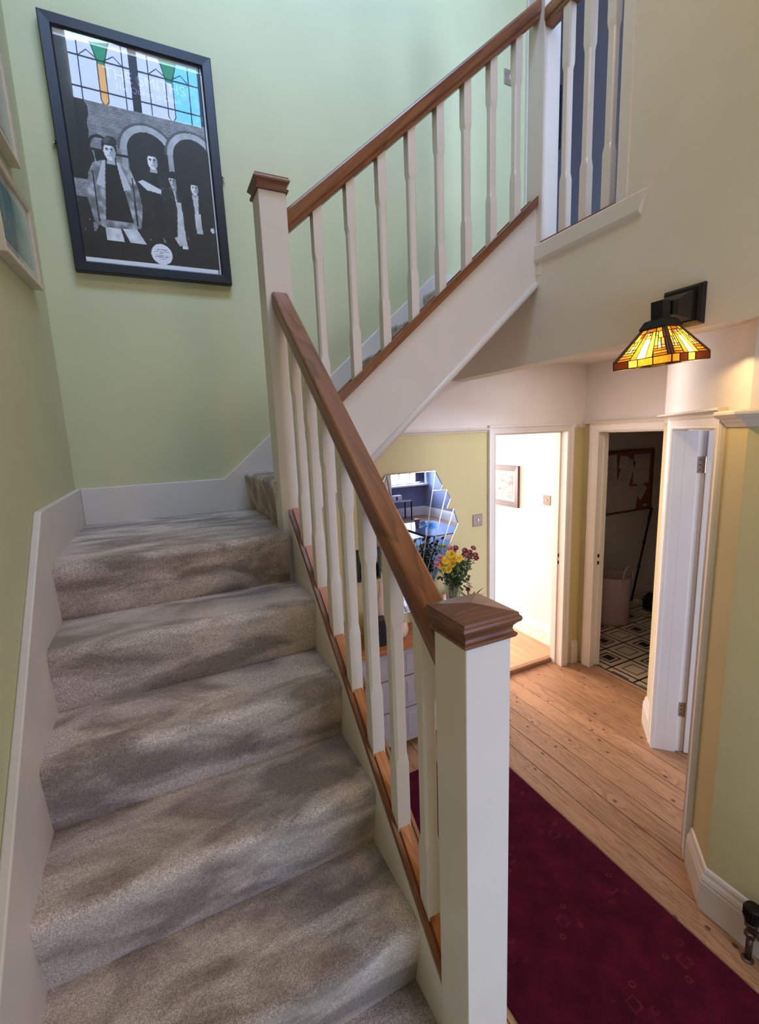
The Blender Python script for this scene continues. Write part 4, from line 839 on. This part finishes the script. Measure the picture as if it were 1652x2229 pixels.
def thin_glass(name, tint):
    m, t, b = nt(name); t.nodes.remove(b); out = t.nodes['Material Output']; tr = N(t, 'BsdfTransparent'); tr.inputs[0].default_value = (*tint, 1); gl = N(t, 'BsdfGlossy'); gl.inputs['Roughness'].default_value = 0.03
    lw_ = N(t, 'LayerWeight'); lw_.inputs[0].default_value = 0.25; mx = N(t, 'MixShader'); t.links.new(mth(t, 'MULTIPLY', lw_.outputs['Facing'], 0.5), mx.inputs[0]); t.links.new(tr.outputs[0], mx.inputs[1]); t.links.new(gl.outputs[0], mx.inputs[2]); t.links.new(mx.outputs[0], out.inputs[0]); return m
gv = thin_glass('vase_glass', (0.93, 0.96, 0.98))
vz = thing('glass_vase', 'clear glass vase holding the chrysanthemums', 'vase', (1.665, 2.38, ZD))
mk('vase_wall', MB().lathe([(0.038, 0), (0.044, 0.004), (0.048, 0.10), (0.055, 0.27), (0.056, 0.285), (0.053, 0.285), (0.045, 0.10), (0.038, 0.012), (0.001, 0.012)], (1.665, 2.38, ZD), 24), gv, vz, smooth=True)
M['petal_y'] = plain('yellow_petals', srgb(232, 196, 52), 0.6, var=0.15, scale=40); M['petal_p'] = plain('dusty_pink_petals', srgb(198, 128, 130), 0.6, var=0.15, scale=40); M['petal_r'] = plain('burgundy_petals', srgb(118, 28, 48), 0.6, var=0.2, scale=40)
M['petal_g'] = plain('pale_green_buds', srgb(150, 160, 80), 0.6, var=0.2); M['leaf'] = plain('dark_green_leaves', srgb(62, 84, 44), 0.5, var=0.3, scale=40); M['stem'] = plain('green_stems', srgb(84, 98, 58), 0.6, var=0.2); M['eye'] = plain('flower_eye', srgb(170, 130, 30), 0.8)
def petal(ln, wd, cup, ang, tilt, base=0.003):
    c, s_ = math.cos(ang), math.sin(ang); pts = []
    for r_, w_, z_ in ((base, 0.25, 0), (ln*0.5, 1.0, cup*ln*0.35), (ln*0.85, 0.85, cup*ln*0.75), (ln, 0.15, cup*ln)):
        rr = r_*math.cos(tilt); zz = z_ + r_*math.sin(tilt)
        for sg in (-1, 1): pts.append((rr*c - sg*wd*w_*s_, rr*s_ + sg*wd*w_*c, zz))
    return pts, [(0, 1, 3, 2), (2, 3, 5, 4), (4, 5, 7, 6)]
def bloom_mb(r, layers, npet):
    mb = MB()
    for L in range(layers):
        for k in range(npet): mb.add(*petal(r*(1-0.22*L), r*0.20, 0.1, 2*PI*(k+0.5*L)/npet+random.uniform(-.1, .1), 0.10+0.42*L+random.uniform(-.12, .12)))
    return mb
def flower(name, label, group, pos, r, mat, layers, npet, face, eye=True, leaves=5):
    base = Vector((1.665+random.uniform(-.018, .018), 2.38+random.uniform(-.018, .018), ZD+0.03)); pos = Vector(pos)
    rim_ = Vector((1.665+(pos.x-1.665)*0.28, 2.38+(pos.y-2.38)*0.28, ZD+0.285))
    f_ = thing(name, label, 'flower', tuple(base), group=group)
    mk('stem', MB().tube([base, rim_, rim_.lerp(pos, 0.5)+Vector((0, 0, 0.01)), pos], 0.0018, 5), M['stem'], f_)
    Mx = Matrix.Translation(pos) @ Vector(face).to_track_quat('Z', 'Y').to_matrix().to_4x4()
    bl = mk('bloom', bloom_mb(r, layers, npet).xf(Mx), mat, f_)
    if eye: mk('flower_eye', MB().lathe([(r*0.26, 0), (r*0.22, r*0.14), (0.0005, r*0.18)], (0, 0, 0), 8).xf(Mx), M['eye'], bl)
    if leaves:
        lm = MB()
        for k in range(leaves):
            q_ = rim_.lerp(pos, random.uniform(0.05, 0.85)); an = random.uniform(0, 2*PI)
            v_, f2 = petal(random.uniform(.025, .045), .008, random.uniform(-.5, .3), an, random.uniform(-.3, .7)); lm.add([Vector(a)+q_ for a in v_], f2)
        lf_ = mk('foliage', lm, M['leaf'], f_); lf_['kind'] = 'stuff'
    return f_
GY, GR, GP = 'yellow chrysanthemums in the glass vase', 'burgundy chrysanthemums in the glass vase', 'pink flowers in the glass vase'
YLAB = ['front yellow chrysanthemum, highest of the yellow blooms', 'yellow chrysanthemum half hidden nearest the handrail', 'yellow chrysanthemum in the middle of the bouquet', 'yellow chrysanthemum bordering the burgundy blooms', 'yellow chrysanthemum low beside the mirror edge', 'lowest drooping yellow chrysanthemum over the vase', 'yellow chrysanthemum tucked under the topmost yellow bloom']
for lab, (x, z) in zip(YLAB, ((1.620, 1.225), (1.580, 1.190), (1.652, 1.190), (1.690, 1.188), (1.562, 1.155), (1.600, 1.128), (1.625, 1.165))):
    flower('yellow_chrysanthemum', lab, GY, (x, 2.33+random.uniform(-.02, .03), z), 0.030, M['petal_y'], 3, 13, (-0.5+random.uniform(-.3, .3), -0.8, 0.55))
RLAB = ['burgundy bloom where the pink and red flowers meet', 'burgundy bloom at the crest of the red cluster', 'burgundy bloom just past the crest of the red cluster', 'burgundy bloom on the outer shoulder of the red cluster', 'burgundy bloom low in the heart of the red cluster', 'outermost lowest burgundy bloom towards the kitchen door', 'burgundy bloom nearest the yellow flowers', 'small burgundy bloom highest at the back of the bouquet', 'outermost burgundy bloom standing apart towards the light switch']
for lab, (x, z) in zip(RLAB, ((1.735, 1.232), (1.765, 1.215), (1.795, 1.205), (1.818, 1.190), (1.785, 1.175), (1.832, 1.165), (1.755, 1.190), (1.700, 1.245), (1.835, 1.225))):
    flower('burgundy_chrysanthemum', lab, GR, (x, 2.37+random.uniform(-.04, .03), z), 0.021, M['petal_r'], 2, 11, (-0.2+random.uniform(-.4, .4), -0.7, 0.7), leaves=7)
PLAB = ['pink flower at the very top of the bouquet', 'pink flower between the yellow and burgundy blooms', 'low pink flower hanging under the yellow blooms', 'pink flower reaching across the mirror, upper of two', 'pink flower reaching across the mirror, lower of two', 'low pink flower near the leafy stems']
for lab, (x, z) in zip(PLAB, ((1.658, 1.245), (1.690, 1.225), (1.662, 1.135), (1.540, 1.215), (1.515, 1.175), (1.678, 1.150))):
    flower('pink_flower', lab, GP, (x, 2.36+random.uniform(-.04, .04), z), 0.026, M['petal_p'], 3, 10, (-0.3+random.uniform(-.3, .3), -0.8, 0.6), eye=False)
for lab, (x, z) in zip(('pale green bud above the yellow blooms', 'pale green bud beside the topmost pink flower'), ((1.60, 1.262), (1.63, 1.255))):
    flower('green_bud_spray', lab, 'green buds in the glass vase', (x, 2.42, z), 0.022, M['petal_g'], 3, 9, (0, -0.4, 0.9), eye=False)
sp_ = thing('leafy_spray', 'dark leafy green stems spreading over the vase rim', 'foliage', (1.665, 2.38, ZD+0.05))
for k in range(16):
    an = random.uniform(0, 2*PI); tip = Vector((1.665+0.13*math.cos(an)*random.uniform(.4, 1)+0.01, 2.37+0.10*math.sin(an), ZD+0.285+random.uniform(.0, .15))); b0 = Vector((1.665, 2.38, ZD+0.04)); rm = Vector((1.665+0.035*math.cos(an), 2.38+0.035*math.sin(an), ZD+0.285))
    mk('stem', MB().tube([b0, rm, tip], 0.0014, 4), M['stem'], sp_)
lm = MB()
for k in range(230):
    an = random.uniform(0, 2*PI); rr = random.uniform(0.01, 0.115); q_ = Vector((1.68+rr*math.cos(an), 2.36+rr*0.7*math.sin(an), ZD+0.27+random.uniform(0, 0.17)+0.35*max(0, rr-0.04)))
    v_, f2 = petal(random.uniform(.026, .055), random.uniform(.007, .014), random.uniform(-.6, .2), random.uniform(0, 2*PI), random.uniform(-.5, .9)); lm.add([Vector(a)+q_ for a in v_], f2)
lf_ = mk('leaves', lm, M['leaf'], sp_); lf_['kind'] = 'stuff'
pp = thing('spiky_plant', 'small spiky green plant in a white pot at the end of the dresser', 'plant', (1.80, 2.37, ZD))
mk('plant_pot', MB().lathe([(0.038, 0), (0.042, 0.004), (0.052, 0.15), (0.055, 0.155), (0.050, 0.155), (0.048, 0.14), (0.001, 0.14)], (1.80, 2.37, ZD), 20), M['peach'], pp, smooth=True)
for k in range(15):
    an = 2*PI*k/15+random.uniform(-.2, .2); ln = random.uniform(.11, .17); up = random.uniform(.55, 1.25)
    p0 = Vector((1.80, 2.37, ZD+0.14)); d_ = Vector((math.cos(an), math.sin(an), up)).normalized(); s_ = Vector((-math.sin(an), math.cos(an), 0))
    pts = [p0-s_*.004, p0+s_*.004]; fs = []
    for j, (tq, wq) in enumerate(((.4, .007), (.75, .005), (1, .0006))):
        c0 = p0+d_*ln*tq-Vector((0, 0, 0.035*tq*tq)); pts += [c0-s_*wq, c0+s_*wq]; m0 = 2*j; fs.append((m0, m0+1, m0+3, m0+2))
    mk('leaf', MB().add(pts, fs), M['leaf'], pp)
mk('plant_flower', bloom_mb(0.022, 3, 8).xf(Matrix.Translation((1.752, 2.33, ZD+0.245)) @ Matrix.Rotation(0.9, 4, 'X')), M['petal_r'], pp, label='dark pink flower head')
mk('plant_flower_stem', MB().tube([(1.80, 2.37, ZD+.14), (1.77, 2.34, ZD+0.21), (1.752, 2.33, ZD+.245)], 0.002, 5), M['stem'], pp)

# ------------------------------------------------------------------ kitchen wall print
def sketch():
    m, t, b = nt('monochrome_street_print'); v = coords(t, (1, 1, 1)); n = noise(t, v, 28, 5, 0.7, 1.5)
    t.links.new(ramp(t, n, [(0.36, srgb(96, 92, 96)), (0.48, srgb(176, 172, 170)), (0.56, srgb(226, 222, 220))]), b.inputs['Base Color']); b.inputs['Roughness'].default_value = 0.6; return m
M['sketch'] = sketch(); M['pewter'] = plain('dark_pewter_frame', srgb(84, 74, 78), 0.35, 0.3, var=0.1)
wall_frame('kitchen_picture', 'monochrome print in a wide dark frame on the white kitchen wall', (3.06, 3.56, 1.46), (0, 0, -PI/2), 0.62, 0.40, 0.05, 0.025, M['pewter'], M['sketch'], 0.035)

# ------------------------------------------------------------------ utility room
cb = thing('cork_board', 'cork notice board covered with papers in the dark utility room', 'notice board', (4.58, 3.29, 1.40))
mk('cork', MB().box(4.03, 5.07, 3.284, 3.30, 1.06, 1.71), M['cork'], cb)
mk('board_frame', MB().box(4.0, 5.10, 3.278, 3.30, 1.71, 1.735).box(4.0, 5.10, 3.278, 3.30, 1.035, 1.06).box(4.0, 4.03, 3.278, 3.30, 1.035, 1.735).box(5.07, 5.10, 3.278, 3.30, 1.035, 1.735), M['oak_x'], cb)
def paper(label, x, z, w, h, rot, y=3.281, ink=8):
    t_ = thing('paper', label, 'paper', (x, y, z), (0, rot, 0), group='papers pinned to the cork board')
    mk('sheet', MB().box(-w/2, w/2, -0.001, 0, -h/2, h/2), M['paper'], t_, local=True)
    if ink:
        mb = MB()
        for k in range(ink): zz = h/2-0.03-k*(h-0.06)/ink; mb.box(-w/2+0.02, w/2-0.02-random.uniform(0, .05), -0.0015, -0.001, zz-0.0018, zz+0.0018)
        mk('printed_text', mb, M['ink'], t_, local=True)
    mk('pin', MB().lathe([(0.004, 0), (0.004, 0.006), (0.001, 0.008)], (0, 0, 0), 8).xf(Matrix.Translation((0, -0.001, h/2-0.012)) @ Matrix.Rotation(PI/2, 4, 'X')), M['blackmetal'], t_, local=True)
paper('printed sheet pinned at the top of the cork board, beside the doorway edge', 4.35, 1.53, 0.24, 0.31, -0.08, 3.281, 14)
paper('small card pinned above the tilted sheet', 4.57, 1.60, 0.12, 0.14, 0.12, 3.279, 4)
paper('tilted narrow sheet in the middle of the cork board', 4.63, 1.49, 0.20, 0.31, 0.35, 3.280, 10)
paper('large upright sheet with two printed blocks near the board corner', 4.885, 1.51, 0.28, 0.33, 0.0, 3.280, 2)
paper('small square note turned on its corner under the upright sheet', 4.88, 1.27, 0.17, 0.17, 0.65, 3.278, 3)
paper('big pale sheet hanging below the others', 4.47, 1.22, 0.34, 0.36, -0.3, 3.2805, 0)
paper('faint sheet hanging off the bottom of the board', 4.70, 1.16, 0.26, 0.34, 0.12, 3.2802, 0)
paper('folded sheet at the hidden end of the board', 4.18, 1.38, 0.20, 0.30, 0.4, 3.280, 8)
paper('tiny label stuck at the lower corner of the cork', 4.98, 1.09, 0.07, 0.03, 0, 3.281, 0)
bk = thing('laundry_basket', 'soft pink-grey laundry basket with looped handles on the patterned floor', 'basket', (4.07, 2.98, 0))
M['basket'] = plain('pink_grey_canvas', srgb(186, 160, 160), 0.9, var=0.08, bs=0.3); 
mk('basket_body', MB().lathe([(0.165, 0), (0.175, 0.02), (0.172, 0.25), (0.178, 0.49), (0.174, 0.495), (0.168, 0.47), (0.165, 0.04), (0.001, 0.03)], (4.07, 2.98, 0), 28), M['basket'], bk, smooth=True)
for sg in (-1, 1):
    mk('handle', MB().tube([(4.07+0.075*math.cos(a)-0.0, 2.98+sg*0.172, 0.47+0.15*math.sin(a)) for a in [PI*k/10 for k in range(11)]], 0.008, 8), M['basket'], bk, smooth=True)
mp = thing('mop', 'dark mop with a long jointed handle leaning against the utility wall', 'mop', (4.66, 3.16, 0))
a_m, b_m = Vector((4.60, 3.12, 0.06)), Vector((5.10, 3.275, 1.04))
mk('pole', MB().tube([a_m, b_m], 0.011, 10), M['blackmetal'], mp, smooth=True); mk('grip', MB().tube([b_m.lerp(a_m, 0.14), b_m], 0.016, 10), M['black'], mp, smooth=True)
for q_ in (0.36, 0.62): mk('joint_collar', MB().tube([a_m.lerp(b_m, q_-0.012), a_m.lerp(b_m, q_+0.012)], 0.017, 10), M['blackmetal'], mp)
mk('mop_head', MB().box(4.48, 4.72, 3.08, 3.16, 0.005, 0.05), M['white2'], mp, bevel=0.01)
def blob(name, label, cat, c, r, mat, sc_=(1, 1, 1), amp=0.12, seed=1):
    rng = random.Random(seed); bm = bmesh.new(); bmesh.ops.create_icosphere(bm, subdivisions=3, radius=1.0)
    ph = [rng.uniform(0, 6) for _ in range(6)]
    for v in bm.verts:
        p = v.co; k = 1+amp*(math.sin(5*p.x+ph[0])*math.sin(4*p.y+ph[1])+0.6*math.sin(9*p.z+ph[2]+4*p.x)); v.co = Vector((p.x*k*r*sc_[0]+c[0], p.y*k*r*sc_[1]+c[1], max(0.002, (p.z*k*r*sc_[2])+c[2])))
    mb = MB(); mb.v = [tuple(v.co) for v in bm.verts]; mb.f = [tuple(v.index for v in f.verts) for f in bm.faces]; bm.free()
    return mk(name, mb, mat, smooth=True, label=label, cat=cat)
blob('bin_bag', 'crumpled shiny black bin bag at the foot of the mop', 'bag', (4.72, 2.90, 0.09), 0.15, M['bag'], (1.1, 0.9, 0.75), 0.14, 3)
M['greycloth'] = plain('dark_grey_canvas', srgb(70, 62, 60), 0.8, var=0.1)
bn = thing('floor_bin', 'rounded dark grey bin beside the black bag, mostly behind the door frame', 'bin', (4.62, 2.56, 0))
mk('bin_body', MB().lathe([(0.17, 0), (0.20, 0.02), (0.215, 0.12), (0.20, 0.22), (0.15, 0.285), (0.05, 0.31), (0.001, 0.312)], (4.62, 2.56, 0), 24), M['greycloth'], bn, smooth=True)
mk('bin_lid_handle', MB().box(4.59, 4.65, 2.555, 2.575, 0.305, 0.325), M['greycloth'], bn, bevel=0.003)
mk('plastic_bottle', MB().lathe([(0.03, 0), (0.034, 0.005), (0.034, 0.09), (0.014, 0.12), (0.012, 0.14), (0.001, 0.14)], (0, 0, 0), 14).xf(Matrix.Translation((3.42, 2.72, 0.034)) @ Matrix.Rotation(PI/2, 4, 'Y') @ Matrix.Rotation(0.4, 4, 'X')), thin_glass('clear_bottle_plastic', (0.85, 0.9, 0.96)), smooth=True, label='clear plastic bottle lying by the utility door frame', cat='bottle')
mk('wall_socket', MB().box(5.238, 5.25, 3.02, 3.12, 1.20, 1.29), M['greycloth'], label='small dark wall box on the utility end wall', cat='socket', bevel=0.002)

# ------------------------------------------------------------------ front room, seen in the mirror
stb = thing('side_table', 'black metal side table with glass top under the front room window', 'table', (5.0, -4.2, 0))
mk('table_top', MB().box(4.62, 5.27, -4.36, -4.02, 0.455, 0.467), M['steel'], stb)
for x in (4.635, 5.255):
    for y in (-4.345, -4.035): mk('leg', MB().box(x-0.012, x+0.012, y-0.012, y+0.012, 0, 0.455), M['blackmetal'], stb)
wb = thing('white_box', 'white printed box standing on the side table', 'box', (4.95, -4.2, 0.467)); mk('carton', MB().box(4.84, 5.06, -4.27, -4.13, 0.467, 0.60), M['paper'], wb); mk('printed_patch', MB().box(4.90, 4.95, -4.129, -4.128, 0.49, 0.58), M['petal_r'], wb)
ctb = thing('coffee_table', 'glass topped black coffee table in the front room', 'table', (3.97, -1.2, 0)); M['topglass'] = plain('reflective_table_glass', (0.35, 0.42, 0.5), 0.06, 0.6, var=0.02)
mk('table_top', MB().ex([(3.60, -1.65), (3.70, -1.76), (4.27, -1.76), (4.36, -1.66), (4.36, -0.75), (4.26, -0.62), (3.70, -0.62), (3.60, -0.73)], 0.435, 0.45, 'z'), M['topglass'], ctb)
mk('table_frame', MB().box(3.60, 4.36, -1.66, -1.64, 0.41, 0.435).box(3.60, 4.36, -0.75, -0.73, 0.41, 0.435).box(3.60, 3.62, -1.66, -0.73, 0.41, 0.435).box(4.34, 4.36, -1.66, -0.73, 0.41, 0.435), M['blackmetal'], ctb)
for x in (3.62, 4.34):
    for y in (-1.64, -0.75): mk('leg', MB().box(x-0.014, x+0.014, y-0.014, y+0.014, 0.008, 0.41), M['blackmetal'], ctb)
mk('coffee_cup', MB().lathe([(0.030, 0), (0.032, 0.002), (0.042, 0.145), (0.045, 0.15), (0.001, 0.152)], (3.78, -1.30, 0.45), 18), M['petal_p'], smooth=True, label='tall dusky cup on the coffee table', cat='cup')
mk('glass_dish', MB().lathe([(0.06, 0), (0.14, 0.02), (0.15, 0.03), (0.145, 0.03), (0.06, 0.008)], (4.02, -1.35, 0.45), 24), M['pane_cyan'], smooth=True, label='shallow pale blue glass dish on the coffee table', cat='dish')
mk('area_rug', MB().box(3.0, 4.75, -2.3, 0.1, 0.001, 0.008), plain('blue_rug', srgb(92, 122, 150), 0.95, var=0.1, bs=0.3), label='blue rug under the coffee table', cat='rug')
ach = thing('armchair', 'dark armchair beside the coffee table', 'chair', (3.35, -1.9, 0))
mk('seat', MB().box(3.10, 3.60, -2.10, -1.60, 0.12, 0.42), M['black'], ach, bevel=0.02); mk('backrest', MB().box(3.10, 3.60, -2.22, -2.08, 0.12, 0.62), M['black'], ach, bevel=0.02)
for x in (3.13, 3.57):
    for y in (-2.17, -1.63): mk('leg', MB().box(x-0.015, x+0.015, y-0.015, y+0.015, 0.008, 0.12), M['blackmetal'], ach)
# picture in the upstairs room
wall_frame('upstairs_picture', 'red and black picture on the blue-grey wall, glimpsed past the landing post', (3.30, 3.36, 4.53), (0, 0, -PI/2), 0.56, 0.46, 0.04, 0.02, M['black'], plain('red_print', srgb(150, 30, 44), 0.5), 0.04)
